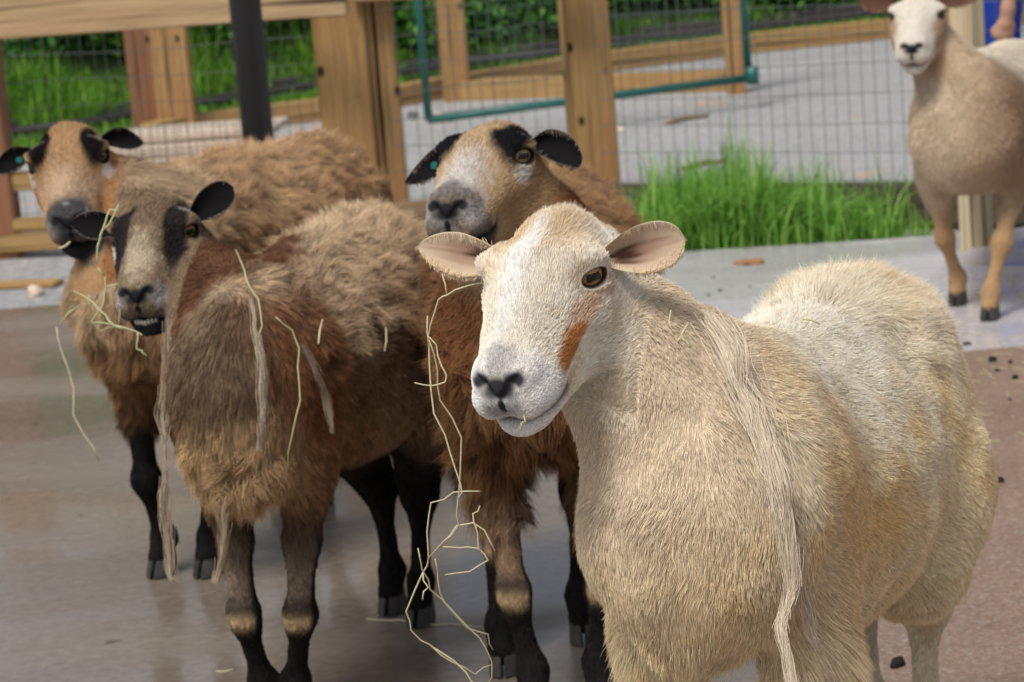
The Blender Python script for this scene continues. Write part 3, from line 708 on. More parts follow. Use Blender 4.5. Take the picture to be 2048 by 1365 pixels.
M_EYE = mat('eye_iris', (.2, .1, .03), .08, .45)
_n = NT(M_EYE); _a = _n.n('ShaderNodeAttribute'); _a.attribute_name = 'col'; _n.l(_a.outputs['Color'], _n.b.inputs['Base Color'])
_n.b.inputs['Coat Weight'].default_value = .2; _n.b.inputs['Coat Roughness'].default_value = .02
def make_eye(c, n, fw, r, root, cfg):
    n = unit(n); tx = unit(fw-n*np.dot(fw, n)); up = np.cross(n, tx); up = up*(1 if up[2] > 0 else -1)
    V = []; nu, nv = 40, 48; cols = []; Fq = []
    ir = cfg.get('iris', (.20, .115, .035))
    for i in range(nu+1):
        th = math.pi*(i/nu)**1.25
        for j in range(nv):
            ph = 2*math.pi*j/nv; rr = r*(1+.03*math.exp(-(th/.5)**2))
            a, b = math.sin(th)*math.cos(ph), math.sin(th)*math.sin(ph)
            V.append(c+rr*(math.cos(th)*n+a*tx+b*up))
            q = math.hypot(a, b)
            if th > 1.5: col = (.25, .2, .17)
            elif q > .74: col = (.03, .018, .012)
            elif abs(b) < .25 and abs(a) < .50: col = (.003, .003, .004)
            else:
                g = .75+.5*abs(math.sin(ph*17))*(q/.7); col = tuple(v*g for v in ir)
                if q > .67: col = tuple(v*.45 for v in col)
            cols.append((*col, 1))
    for i in range(nu):
        for j in range(nv): Fq.append((i*nv+j, i*nv+(j+1) % nv, (i+1)*nv+(j+1) % nv, (i+1)*nv+j))
    o = npmesh('eye', np.array(V), np.array(Fq), M_EYE); ca = o.data.color_attributes.new('col', 'FLOAT_COLOR', 'POINT'); ca.data.foreach_set('color', np.array(cols, np.float32).ravel()); adopt(o, root)
M_HOOF = m_ground('hoof_horn', (.018, .016, .015), (.06, .055, .05), .5, 60, bump=.3)
M_HOOF2 = m_ground('pale_hoof_horn', (.05, .035, .03), (.14, .11, .09), .5, 60, bump=.3)
def make_hoof(ft, h, lf, S, root, m=None):
    bm = bmesh.new()
    for sd in (-1, 1):
        prof = [(0.0, [(.040, .002), (.022, .021), (-.020, .022), (-.034, .010), (-.030, .001), (.020, .001)]), (.018, [(.030, .002), (.016, .020), (-.022, .021), (-.033, .010), (-.029, .001), (.014, .001)]), (.046, [(.012, .002), (.006, .018), (-.022, .019), (-.030, .010), (-.027, .001), (.006, .001)])]
        rings = []
        for z, pr in prof: rings.append([bm.verts.new(Vector(ft+S*(h*x_+lf*(y_*sd+.0008*sd))+np.array([0, 0, z*S+.0012]))) for x_, y_ in pr])
        for a, b in zip(rings[:-1], rings[1:]):
            for k in range(6): bm.faces.new((a[k], a[(k+1) % 6], b[(k+1) % 6], b[k]))
        bm.faces.new(rings[0][::-1]); bm.faces.new(rings[-1])
    bmesh.ops.recalc_face_normals(bm, faces=bm.faces)
    bmesh.ops.bevel(bm, geom=list(bm.edges), offset=.0025, segments=2, affect='EDGES')
    bmobj('hoof', bm, m or M_HOOF, root)
M_TEETH = mat('teeth', (.75, .72, .62), .25, .5); M_TONGUE = mat('tongue', (.42, .16, .14), .35, .5)
def make_teeth(Wd, hs, root, cfg):
    M_ = Multi(); mo = cfg.get('mouth', 0)
    Wd0 = Wd; Wd = lambda p: Wd0(warp(p))
    for k in range(-3, 4):
        p = np.array([.2425-abs(k)*.0022, k*.0052, -.0835-mo]); q = p+[0.002, 0, .010]
        M_.add(*tube([Wd(p), Wd((p+q)/2), Wd(q)], .0026*hs, 6, [.0028*hs, .003*hs, .0022*hs]))
    M_.obj('teeth', M_TEETH, root, True)

# ------------------------------------------------------------------ fur as hair curves
def sample(V, Fq, wfun, nroots, seed, face_w=None):
    r = np.random.default_rng(seed); T = np.concatenate([Fq[:, [0, 1, 2]], Fq[:, [0, 2, 3]]])
    a, b, c = V[T[:, 0]], V[T[:, 1]], V[T[:, 2]]; ar = .5*np.linalg.norm(np.cross(b-a, c-a), axis=1)
    wv = wfun[T].mean(1); pr = ar*wv; pr /= pr.sum(); idx = r.choice(len(T), nroots, p=pr)
    u = r.random(nroots); v = r.random(nroots); s = u+v > 1; u[s] = 1-u[s]; v[s] = 1-v[s]
    W = np.stack([1-u-v, u, v], 1); return T[idx], W
def interp(arr, T, W): return (arr[T]*W[..., None]).sum(1)
def make_curves(name, P, C, R, mtl, root):
    """P (n,k,3) C (n,k,3) R (n,k)"""
    n, k, _ = P.shape; hc = bpy.data.hair_curves.new(name); hc.add_curves([k]*n)
    hc.attributes['position'].data.foreach_set('vector', P.astype(np.float32).ravel())
    ra = hc.attributes.get('radius') or hc.attributes.new('radius', 'FLOAT', 'POINT'); ra.data.foreach_set('value', R.astype(np.float32).ravel())
    ca = hc.attributes.new('col', 'FLOAT_COLOR', 'POINT'); ca.data.foreach_set('color', np.concatenate([C, np.ones((n, k, 1))], 2).astype(np.float32).ravel())
    hc.materials.append(mtl); o = bpy.data.objects.new(name, hc); COL.objects.link(o); adopt(o, root); return o
def fur(cfg, name, n, seed, K=5, clump_n=0, part='body'):
    """cfg['coat'](ctx) returns dict of per-root arrays: L (m), lift (0..1), comb (n,3 world), wild, clump, rad, tipmul"""
    n = int(n*Q)
    if n < 50: return
    V, Fq, vn, info = cfg['V'], cfg['Fq'], cfg['vn'], cfg['info']
    d = np.linalg.norm(V-cfg['hc'], axis=1); isear = (info[:, 3] != 0); hd = (d < cfg['HRAD']*1.04) | isear
    hl_v = (V-cfg['HO'])@cfg['HR']/cfg['hs']; bl_v = (V-cfg['Oo'])@cfg['BR']/cfg['S']
    if part == 'head': wf = np.where(hd, 1.0, 0.0)*np.where(isear, .8, 1)
    elif part == 'body': wf = np.where(hd, 0.0, 1.0)
    else: wf = cfg[part](hl_v, bl_v, hd, vn)
    # bias roots toward what can be seen from around the camera
    view = unit_rows(CC-V); fac = (view*vn).sum(1); wf = wf*np.where(fac > -.35, 1.0, .35)
    T, W = sample(V, Fq, wf, n, seed)
    P = interp(V, T, W); N = unit_rows(interp(vn, T, W)); inf = interp(info, T, W)
    r = np.random.default_rng(seed+1)
    ctx = dict(P=P, N=N, info=inf, hl=unwarp((P-cfg['HO'])@cfg['HR']/cfg['hs']), bl=blz((P-cfg['Oo'])@cfg['BR']/cfg['S'], cfg.get('zl', .04)), cfg=cfg, r=r, n=n, isbody=np.full(n, part != 'head'))
    c = cfg['coat'](ctx, part); col = cfg['color'](ctx)
    keep = c['L'] > .0012; 
    L = c['L']*(1+r.normal(0, .18, n)).clip(.5, 1.7); comb = c['comb']-N*(c['comb']*N).sum(1)[:, None]; comb = comb/np.maximum(1e-3, np.linalg.norm(comb, axis=1))[:, None]
    lift = c['lift'][:, None]; wild = c['wild'][:, None]
    dirv = unit_rows(N*lift+comb*(1-lift)+r.normal(0, 1, (n, 3))*wild*.35+vec3noise(P, c.get('nf', 22), seed)*wild*1.3)
    grav = c.get('grav', np.zeros(n))[:, None]
    t = np.linspace(0, 1, K)
    tipd = unit_rows(dirv+comb*.6*(1-lift)+np.array([0, 0, -1.])*grav)
    curlv = vec3noise(P, 60, seed+5)*c.get('curl', np.zeros(n))[:, None]
    Ps = np.stack([P+L[:, None]*(dirv*tt*(1-.5*tt)+tipd*.5*tt*tt+curlv*math.sin(tt*5)*.25*tt) for tt in t], 1)
    if clump_n:
        m = int(clump_n*max(Q, .3)); ci = r.choice(n, min(m, n), replace=False); kd = kdtree.KDTree(len(ci))
        for a, q in enumerate(P[ci]): kd.insert(q, a)
        kd.balance(); near = np.fromiter((kd.find(q)[1] for q in P), np.int64, n); cidx = ci[near]
        cr = r.random(len(ci))[near]; kk = c['clump'][:, None, None]*(t[None, :, None]**1.3)
        Lr = (L/np.maximum(L[cidx], 1e-4)).clip(.5, 1.5)[:, None, None]
        Pc = P[cidx][:, None]+(Ps[cidx]-P[cidx][:, None])*Lr
        Ps = Ps*(1-kk)+Pc*kk
    else: cr = r.random(n)
    jit = (1+r.normal(0, 1, n)*c.get('cj', .10)).clip(.45, 1.7)*(1+(cr-.5)*c.get('ccj', .25))
    tip = c.get('tip', np.ones((n, 3))); C = col[:, None, :]*jit[:, None, None]*((1-t[None, :, None])+t[None, :, None]*tip[:, None, :])
    rad = c['rad'][:, None]*(1-t[None, :]**2*.75)
    Ps, C, rad = Ps[keep], C[keep].clip(0, 1), rad[keep]
    return make_curves(name, Ps, C, rad, M_FUR, cfg['root'])
def unit_rows(a): return a/np.maximum(1e-9, np.linalg.norm(a, axis=1))[:, None]
def sm(x, a, b):
    t = np.clip((x-a)/(b-a), 0, 1); return t*t*(3-2*t)
def blob(p, c, r, soft=.35, nz=None):
    d = np.sqrt((((p-np.array(c))/np.array(r))**2).sum(1))
    if nz is not None: d = d+nz
    return 1-sm(d, 1-soft, 1+soft)
def lerp(a, b, w): return a*(1-w[:, None])+np.asarray(b)*w[:, None]
# ------------------------------------------------------------------ coats
def nose_map(p, nz):
    """bare nose skin"""
    k = blob(p, (.243, 0, -.033), (.018, .020, .0125), .35)
    k = np.maximum(k, blob(p, (.252, 0, -.050), (.012, .0045, .013), .4))
    for y in (-1, 1): k = np.maximum(k, blob(p, (.236, y*.018, -.027), (.014, .013, .0075), .35))
    return k
def neckness(p):
    return np.maximum(np.maximum(sm(np.abs(p[:, 1]), .072, .088), sm(-p[:, 2], .150, .180)), sm(-p[:, 0], .005, .035))
def lips(p):
    pl_ = -.0755-(.262-p[:, 0])*.10
    return np.exp(-((p[:, 2]-pl_)/.006)**2)*(p[:, 0] > .185)
def eye_d(p, cfg):
    e = np.array(cfg['eye_c']); n = unit(cfg['eye_n']); q = p.copy(); q[:, 1] = np.abs(q[:, 1]); tx = unit(np.array([1, 0, .45])-n*np.dot(np.array([1, 0, .45]), n)); up = np.cross(tx, n); up = up*(1 if up[2] > 0 else -1)
    d = q-(e+n*.014); return np.sqrt(((d@tx)/.0155)**2+((d@up)/.0095)**2+((d@n)/.022)**2)
def color_cream(c):
    p, b, inf, P = c['hl'], c['bl'], c['info'], c['P']; n1 = fbm(P, 30, 3, 3); n2 = fbm(P, 7, 9, 3); n3 = fbm(P, 90, 5, 2)
    white = np.array([.80, .735, .63]); tan = np.array([.62, .44, .24]); gold = np.array([.74, .51, .22]); cream = np.array([.83, .68, .45])
    # head
    hcol = lerp(np.tile(white, (len(P), 1)), (.66, .52, .34), (sm(n1+.4*n3, -.1, .6))*.45)
    hcol = lerp(hcol, tan, blob(p, (.02, .012, 0), (.055, .055, .04), .5, n1*.5)*.75)
    hcol = lerp(hcol, tan, blob(p, (.035, -.040, -.015), (.05, .02, .04), .4, n1*.5)*.55)
    hcol = lerp(hcol, (.86, .84, .79), blob(p, (.09, -.008, .0), (.10, .016, .03), .5, n1*.3)*.9)
    hcol = lerp(hcol, (.50, .215, .075), np.maximum(blob(p, (.166, .047, -.058), (.030, .03, .0115), .35, n1*.7+n3*.3), blob(p, (.118, .056, -.052), (.030, .03, .010), .5, n1*.8+n3*.3)*.55))
    hcol = lerp(hcol, (.58, .36, .19), blob(p, (.078, .066, -.064), (.014, .03, .010), .5, n1*.7)*.6)
    hcol = lerp(hcol, (.60, .36, .20), blob(p, (.185, .04, -.088), (.018, .02, .012), .4, n1*.5)*.6)
    hcol = lerp(hcol, (.80, .80, .79), blob(p, (.225, 0, -.06), (.045, .06, .05), .3)*.8)
    hcol = lerp(hcol, (.30, .28, .27), blob(p, (.216, 0, -.016), (.024, .018, .02), .7, n3*.8)*.6)
    hcol = lerp(hcol, (.24, .23, .24), blob(p, (.253, 0, -.056), (.014, .020, .012), .6, n3*.7)*.75)
    hcol = lerp(hcol, (.040, .037, .043), nose_map(p, n3)); hcol = lerp(hcol, (.09, .065, .06), lips(p)*.85)
    ed = eye_d(p, c['cfg']); hcol = lerp(hcol, (.035, .025, .022), (1-sm(ed, 1.0, 1.28))); hcol = lerp(hcol, (.42, .34, .27), np.exp(-((ed-1.6)/.35)**2)*.35)
    # body
    bc = lerp(np.tile(cream, (len(P), 1)), gold, sm(n2+.5*n1, -.2, .7)*.75)
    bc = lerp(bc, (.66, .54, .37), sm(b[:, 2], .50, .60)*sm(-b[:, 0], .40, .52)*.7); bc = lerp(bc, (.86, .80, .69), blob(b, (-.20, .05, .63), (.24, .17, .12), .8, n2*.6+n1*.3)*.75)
    bc = lerp(bc, (.66, .46, .21), blob(b, (-.03, .1, .50), (.06, .2, .14), .5, n1*.3)*.55)
    bc = lerp(bc, (.50, .38, .24), blob(b, (.08, .02, .50), (.16, .12, .10), .6, n2*.5)*.4)
    bc = lerp(bc, (.68, .62, .50), sm(-b[:, 2], -.30, -.15)*.7)
    bc = lerp(bc, (.36, .15, .065), sm(-b[:, 0], .66, .74)*sm(-b[:, 2], -.62, -.5)*sm(b[:, 2], .36, .44)*.8)
    dn = np.linalg.norm(P-c['cfg']['hc'], axis=1)-c['cfg']['HRAD']; nk = sm(dn, -.02, .16); bc = lerp(np.tile(np.array([.70, .58, .43]), (len(P), 1)), bc, nk)
    k = np.where(c['isbody'], 1.0, neckness(p)); k = np.maximum(k, 0)
    out = lerp(hcol, bc, k)
    e = np.abs(inf[:, 3]) > .5; u, v, lay = inf[:, 0], inf[:, 1], inf[:, 2]
    ec = np.tile(np.array([.62, .48, .32]), (len(P), 1)); uv = np.stack([u, v, v*0], 1); streak = vnoise(np.stack([u*3, v*14, v*0+inf[:, 3]*5], 1), 1.0, 5)
    inner = lerp(np.tile(np.array([.60, .46, .33]), (len(P), 1)), (.30, .16, .11), blob(uv, (.38, -.05, 0), (.36, .42, 1), .6, streak*.5)*.8); inner = lerp(inner, (.07, .03, .022), blob(uv, (.20, -.12, 0), (.22, .34, 1), .5, streak*.4)); inner = lerp(inner, (.68, .56, .40), sm(np.abs(v), .72, .95))
    ec = np.where((lay > .5)[:, None], inner, ec); return np.where(e[:, None], ec, out)
def coat_dirs(c):
    """comb: on the head away from the nose, on the body back and down"""
    cfg = c['cfg']; HR = cfg['HR']; BR = cfg['BR']; b = c['bl']; p = c['hl']
    hcomb = -HR[:, 0]*1.0+(c['P']-cfg['hc'])*2.5
    bcomb = np.tile(-BR[:, 0]*.8+np.array([0, 0, -.6]), (c['n'], 1))
    fr = sm(b[:, 0], .0, .14)[:, None]; bcomb = bcomb*(1-fr)+np.array([0, 0, -1.])*fr
    leg = (b[:, 2] < .3)[:, None]; bcomb = np.where(leg, np.array([0, 0, -1.]), bcomb)
    k = neckness(p)[:, None] if not c['isbody'][0] else np.ones((c['n'], 1))
    # neck: down along the neck
    return hcomb*(1-k)+(bcomb if c['isbody'][0] else np.array([0, 0, -1.])-HR[:, 0]*.3)*k
def head_len(c, top=.016):
    p = c['hl']; hs = c['cfg']['hs']
    L = .0070*(1+.35*fbm(c['P'], 55, 8, 2)); L = L+(top-.0070)*blob(p, (.0, 0, -.01), (.05, .05, .05), .6)
    L = L*(1-.55*sm(p[:, 0], .12, .20)); L = L*(1-nose_map(p, 0)); L = np.where(lips(p) > .6, 0, L)
    L = L*sm(eye_d(p, c['cfg']), 1.15, 1.6)
    k = neckness(p); L = L*(1-k)+c['cfg'].get('necklen', .012)*k
    e = np.abs(c['info'][:, 3]) > .5; L = np.where(e, np.where(c['info'][:, 2] > .5, .0095-.004*sm(c['info'][:, 0], .6, 1), .006), L)
    return L*hs/1.15
def coat_cream(c, part):
    n = c['n']; b = c['bl']; r = c['r']
    if part == 'head':
        L = head_len(c, .014); return dict(L=L, lift=np.where(np.abs(c['info'][:, 3]) > .5, .34, .26)+.45*blob(c['hl'], (-.02, 0, -.01), (.05, .06, .04), .6), comb=coat_dirs(c), wild=np.full(n, .30), rad=np.full(n, .00028), clump=np.full(n, .35), tip=np.tile([1.12, 1.12, 1.12], (n, 1)), cj=.14, ccj=.22)
    bris = sm(b[:, 0], -.06, .06)*sm(-b[:, 2], -.44, -.33); belly = sm(-b[:, 2], -.34, -.27)*(b[:, 2] > .22)
    back = sm(b[:, 2], .56, .63)*sm(-b[:, 0], .30, .42)
    L = .014+.046*np.maximum(bris*1.15, belly*.4)+.020*back; L = .009+(L-.009)*sm(b[:, 2], .22, .40)+.0*L; L = np.where(bris > .3, np.maximum(L, .014+.058*bris*(.7+.6*fbm(c['P'], 14, 33, 2))), L)
    dn = np.linalg.norm(c['P']-c['cfg']['hc'], axis=1)-c['cfg']['HRAD']; L = np.where(dn < .15, .016+(L-.016)*sm(dn, .0, .15), L)
    nn = fbm(c['P'], 11, 4, 2)
    return dict(L=L*(1+.35*nn), lift=.26+.34*back-.06*bris, comb=coat_dirs(c)+vec3noise(c['P'], 6, 3)*(.25+1.3*back[:, None]), wild=.34+.5*back+.25*bris, rad=np.full(n, .00029), clump=.30+.35*np.maximum(bris, belly)+.1*back,
                grav=.15+1.0*np.maximum(bris, belly), curl=.004*back/.02, tip=np.tile([1.12, 1.12, 1.14], (n, 1)), cj=.17, ccj=.36)
def badger(dark, face, muzzle_w, cheek, bodycols, seed, stripe, inear=(.012, .011, .012)):
    """coat with black eye stripes: bodycols = (root, mid, pale)"""
    def f(c):
        p, b, inf, P = c['hl'], c['bl'], c['info'], c['P']; n1 = fbm(P, 26, seed, 3); n2 = fbm(P, 6, seed+9, 3); n3 = fbm(P, 80, seed+5, 2); q = p.copy(); q[:, 1] = np.abs(q[:, 1])
        h = np.tile(np.array(face), (len(P), 1))
        h = lerp(h, cheek, sm(q[:, 1]+.3*n1*.02, .030, .05)*sm(-q[:, 2], .045, .07))
        h = lerp(h, c['cfg'].get('blaze', (.62, .60, .58)), blob(p, (.165, 0, -.02), (.055, c['cfg'].get('blazew', .045), .05), .6, n3*.6)*muzzle_w); md = c['cfg'].get('muzdark', .0); h = lerp(h, (.085, .08, .085), blob(p, (.222, 0, -.040), (.040, .050, .050), .3, n1*.3)*md); h = lerp(h, (.50, .49, .50), blob(p, (.215, .0, -.035), (.05, .06, .05), .3)*sm(n3+.6*n1, .05+.3*(md > .9), .7)*(.5 if md < .9 else .4)*(md > 0))
        if 'pcheek' in c['cfg']: h = lerp(h, c['cfg']['pcheek'], blob(q, (.095, .060, -.115), (.055, .03, .035), .5, n1*.3)*.85)
        for cx, cy, cz, rx_, ry_, rz_, a in stripe: h = lerp(h, dark, blob(q, (cx, cy, cz), (rx_, ry_, rz_), .22, n1*.25)*a)
        h = lerp(h, (.62, .60, .57), blob(q, (.100, .056, -.056), (.018, .018, .012), .5, n1*.4)*.8)      # pale patch under the eye
        h = lerp(h, (.40, .36, .33), blob(q, (.045, .062, -.024), (.015, .02, .011), .5, n1*.4)*.7)     # above the eye
        h = lerp(h, (.10, .10, .11), blob(p, (.230, 0, -.084), (.050, .06, .026), .4, n3*.6)*.95)
        h = lerp(h, (.55, .55, .56), blob(q, (.226, .026, -.046), (.018, .014, .016), .6, n3*.6)*.75*muzzle_w)
        h = lerp(h, (.035, .033, .036), blob(p, (.222, 0, -.100), (.05, .045, .028), .35))
        h = lerp(h, (.020, .020, .024), nose_map(p, n3)); h = lerp(h, (.012, .011, .012), lips(p)*.9)
        ed = eye_d(p, c['cfg']); h = lerp(h, (.012, .010, .010), 1-sm(ed, 1.1, 1.5))
        root, mid, pale = map(np.array, bodycols)
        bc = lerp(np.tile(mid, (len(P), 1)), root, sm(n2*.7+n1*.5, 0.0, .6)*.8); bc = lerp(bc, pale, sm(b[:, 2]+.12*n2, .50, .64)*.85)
        bc = lerp(bc, pale, sm(-n2+.3*n1, .1, .7)*.35)
        for (cx, cy, cz, rx_, ry_, rz_, colr, a) in c['cfg'].get('patches', []): bc = lerp(bc, colr, blob(b, (cx, cy, cz), (rx_, ry_, rz_), .4, n2*.4)*a)
        lg = sm(-b[:, 2], -.31, -.25); bc = lerp(bc, c['cfg'].get('legcol', (.014, .012, .012)), lg)
        if 'legpale' in c['cfg']:
            fr = (b[:, 0] > -.25)*sm(c['N']@c['cfg']['BR'][:, 0], .15, .65); bc = lerp(bc, c['cfg']['legpale'], fr*sm(b[:, 2], .190, .235)*lg*.85)
            bc = lerp(bc, (.46, .34, .20), fr**3*np.exp(-((b[:, 2]-.178)/.013)**2)*.95)
        dn = np.linalg.norm(P-c['cfg']['hc'], axis=1)-c['cfg']['HRAD']; bc = lerp(np.tile(np.array(c['cfg'].get('neckcol', cheek)), (len(P), 1)), bc, sm(dn+.03*n1, *c['cfg'].get('nfade', (.0, .14))))
        k = np.where(c['isbody'], 1.0, neckness(p)); out = lerp(h, bc, k)
        e = np.abs(inf[:, 3]) > .5; ec = np.tile(np.array(inear), (len(P), 1)); rim = (np.abs(inf[:, 1]) > .9); ec = np.where(rim[:, None], np.array([.22, .18, .15]), ec)
        return np.where(e[:, None], ec, out)
    return f
def coat_wool(Lm, curl=.5, rough=.6, topL=.012, clump=.6):
    def f(c, part):
        n = c['n']; b = c['bl']
        if part == 'head':
            return dict(L=head_len(c, topL), lift=np.full(n, .3), comb=coat_dirs(c), wild=np.full(n, .28), rad=np.full(n, .00045), clump=np.full(n, .3), cj=c['cfg'].get('grizzle', .18), ccj=.2)
        nn = fbm(c['P'], 9, 4, 2); leg = b[:, 2] < .26; dn = np.linalg.norm(c['P']-c['cfg']['hc'], axis=1)-c['cfg']['HRAD']
        L0 = Lm(b); lw = sm(L0, .018, .040); L = L0*(1+.4*nn); L = np.where(leg, .006, L); nw = c['cfg'].get('neckwool', .12); l0 = c['cfg'].get('necklen', .012); L = l0+(L-l0)*sm(dn, -.02, max(nw, .0))
        return dict(L=L, lift=np.where(leg, .2, .22+.2*lw), comb=coat_dirs(c)+vec3noise(c['P'], 13, 3)*(.25+rough*lw*np.where(leg, 0, 1))[:, None], wild=np.where(leg, .2, .25+rough*lw), rad=np.where(leg, .0005, .00036), clump=np.where(leg, .1, .4+clump*.5*lw),
                    grav=np.where(leg, .1, .35+.8*sm(-b[:, 2], -.45, -.3)), curl=np.where(leg, 0, .012*lw), tip=np.tile([1.4, 1.36, 1.3], (n, 1)), cj=.20, ccj=.6, nf=34)
    return f

EYE = dict(eye_c=(.074, .0480, -.042), eye_n=(.56, .79, .20))
STR0 = [(.030, .040, -.008, .050, .017, .030, 1), (.075, .044, -.016, .030, .014, .022, 1)]
SHEEP = []
# D: cream ewe in front
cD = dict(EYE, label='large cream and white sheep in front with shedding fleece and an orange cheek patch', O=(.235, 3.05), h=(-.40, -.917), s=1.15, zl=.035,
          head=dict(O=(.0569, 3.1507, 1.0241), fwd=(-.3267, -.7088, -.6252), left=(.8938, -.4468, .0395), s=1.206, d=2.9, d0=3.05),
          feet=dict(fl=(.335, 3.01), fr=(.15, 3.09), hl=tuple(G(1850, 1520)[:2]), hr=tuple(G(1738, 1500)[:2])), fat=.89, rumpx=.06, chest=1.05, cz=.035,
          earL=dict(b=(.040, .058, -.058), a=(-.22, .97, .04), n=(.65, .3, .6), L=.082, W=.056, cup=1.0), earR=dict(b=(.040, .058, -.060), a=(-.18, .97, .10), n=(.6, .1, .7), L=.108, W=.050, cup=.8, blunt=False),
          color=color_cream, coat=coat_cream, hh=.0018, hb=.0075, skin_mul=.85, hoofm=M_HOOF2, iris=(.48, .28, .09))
# C: black eye stripes, behind the cream one
cC = dict(EYE, label='brown sheep with broad black eye stripes and folded black ears looking over the cream sheep', O=(.040, 4.22), h=(-.03, -1), s=1.17, zl=.06,
          head=dict(O=(.0018, 4.5386, 1.0005), fwd=(-.3408, -.8607, -.3781), left=(.926, -.3768, .0231), s=1.289, d=4.05, d0=4.35),
          feet=dict(fr=tuple(G(1072, 1435)[:2]), fl=tuple(G(1205, 1420)[:2]), hr=tuple(G(1008, 1345)[:2]), hl=tuple(G(1168, 1282)[:2])), fat=1.0, rumpx=-.0,
          earL=dict(b=(.036, .058, -.052), a=(-.2, .95, .0), n=(.65, .2, .6), L=.066, W=.056, cup=1.1, droop=(0.1, 0, -.45), curl=.5), earR=dict(b=(.036, .058, -.055), a=(-.15, .93, -.35), n=(.65, .3, .6), L=.080, W=.044, cup=1.1, droop=(.1, 0, -.25), curl=.4, blunt=False),
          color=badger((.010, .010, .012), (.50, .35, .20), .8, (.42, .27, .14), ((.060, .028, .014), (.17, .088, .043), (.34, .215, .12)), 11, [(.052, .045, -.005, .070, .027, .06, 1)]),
          coat=coat_wool(lambda b: .038+.012*sm(-b[:, 2], -.5, -.35), .5, .7), hh=.0026, mouth=.002, neckcol=(.20, .09, .04), legpale=(.30, .20, .13), blazew=.030, muzdark=.75, iris=(.36, .26, .13))
# B: chewing, in front left
cB = dict(EYE, label='brown chewing sheep with dark face, upright black ears and hanging strands of shed wool', O=(-.432, 4.20), h=(-.27, -.963), s=1.10, zl=.045,
          head=dict(O=(-.5955, 4.4769, .9184), fwd=(-.1098, -.8432, -.5263), left=(.985, -.1632, .056), s=1.127, d=4.30, d0=4.35),
          feet=dict(fl=tuple(G(592, 1450)[:2]), fr=tuple(G(525, 1450)[:2]), hl=tuple(G(842, 1248)[:2]), hr=tuple(G(785, 1224)[:2])), fat=.95, rumpx=.0, chest=.80,
          earL=dict(b=(.036, .058, -.048), a=(-.15, .88, .50), n=(.65, .1, .6), L=.080, W=.054, cup=.9), earR=dict(b=(.036, .058, -.052), a=(-.1, .98, .12), n=(.65, .3, .6), L=.086, W=.050, cup=.9, blunt=False),
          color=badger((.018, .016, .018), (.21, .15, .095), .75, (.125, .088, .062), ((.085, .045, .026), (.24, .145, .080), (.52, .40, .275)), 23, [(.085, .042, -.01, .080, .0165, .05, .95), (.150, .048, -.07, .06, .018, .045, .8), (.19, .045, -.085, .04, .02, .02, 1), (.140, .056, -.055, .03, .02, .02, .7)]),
          coat=coat_wool(lambda b: (.018+.024*sm(b[:, 2], .47, .56)*sm(-b[:, 0], -.05, .02)+.034*sm(b[:, 0], .02, .1)*sm(-b[:, 2], -.47, -.38)), .5, .6, .018), hh=.0026, mouth=.005, teeth=True,
          patches=[(-.25, 0, .285, .35, .15, .05, (.012, .010, .010), .95), (.10, .05, .60, .05, .05, .07, (.15, .06, .03), .7), (.04, .12, .52, .09, .1, .16, (.19, .075, .035), .75), (.15, -.01, .55, .09, .09, .12, (.10, .068, .045), .85), (.14, 0, .38, .12, .14, .10, (.42, .29, .16), .8), (-.3, .2, .36, .22, .12, .12, (.36, .25, .16), .6)],
          pcheek=(.44, .36, .26), nr=(.105, .066, .046), nfade=(.02, .075), neckwool=.10, neckcol=(.13, .062, .035), legpale=(.25, .19, .14), blaze=(.50, .41, .30), blazew=.023, grizzle=.36, iris=(.30, .12, .03))
# A: back left
cA = dict(EYE, label='tan-faced brown sheep at far left with bold black eye stripes and grey muzzle', O=(-.70, 5.17), h=(-.40, -.917), s=1.17,
          head=dict(O=(-.8983, 5.4332, .9677), fwd=(.0656, -.7634, -.6426), left=(.9971, .025, .072), s=1.242, d=5.05, d0=5.3),
          feet=dict(fl=tuple(G(418, 1150)[:2]), fr=tuple(G(325, 1150)[:2]), hl=tuple(G(640, 1010)[:2]), hr=tuple(G(560, 1000)[:2])), fat=1.0, rumpx=-.0,
          earL=dict(b=(.036, .058, -.048), a=(-.1, .95, .08), n=(.65, .3, .6), L=.068, W=.046, cup=1.1, droop=(.1, 0, -.35), curl=.3, blunt=False), earR=dict(b=(.036, .058, -.052), a=(-.1, .95, -.12), n=(.65, .3, .6), L=.074, W=.048, cup=1.1, droop=(.1, 0, -.25), curl=.3, blunt=False),
          color=badger((.012, .009, .009), (.47, .29, .15), .20, (.38, .185, .075), ((.080, .040, .020), (.24, .135, .068), (.48, .33, .20)), 37, [(.050, .046, -.005, .062, .0225, .06, 1)]),
          coat=coat_wool(lambda b: .036+.004*sm(b[:, 2], .5, .62), .5, .7), hh=.0028, mouth=.010, nr=(.108, .070, .047), neckcol=(.46, .34, .22), neckwool=.001, necklen=.030, muzdark=1.0, iris=(.12, .08, .05))
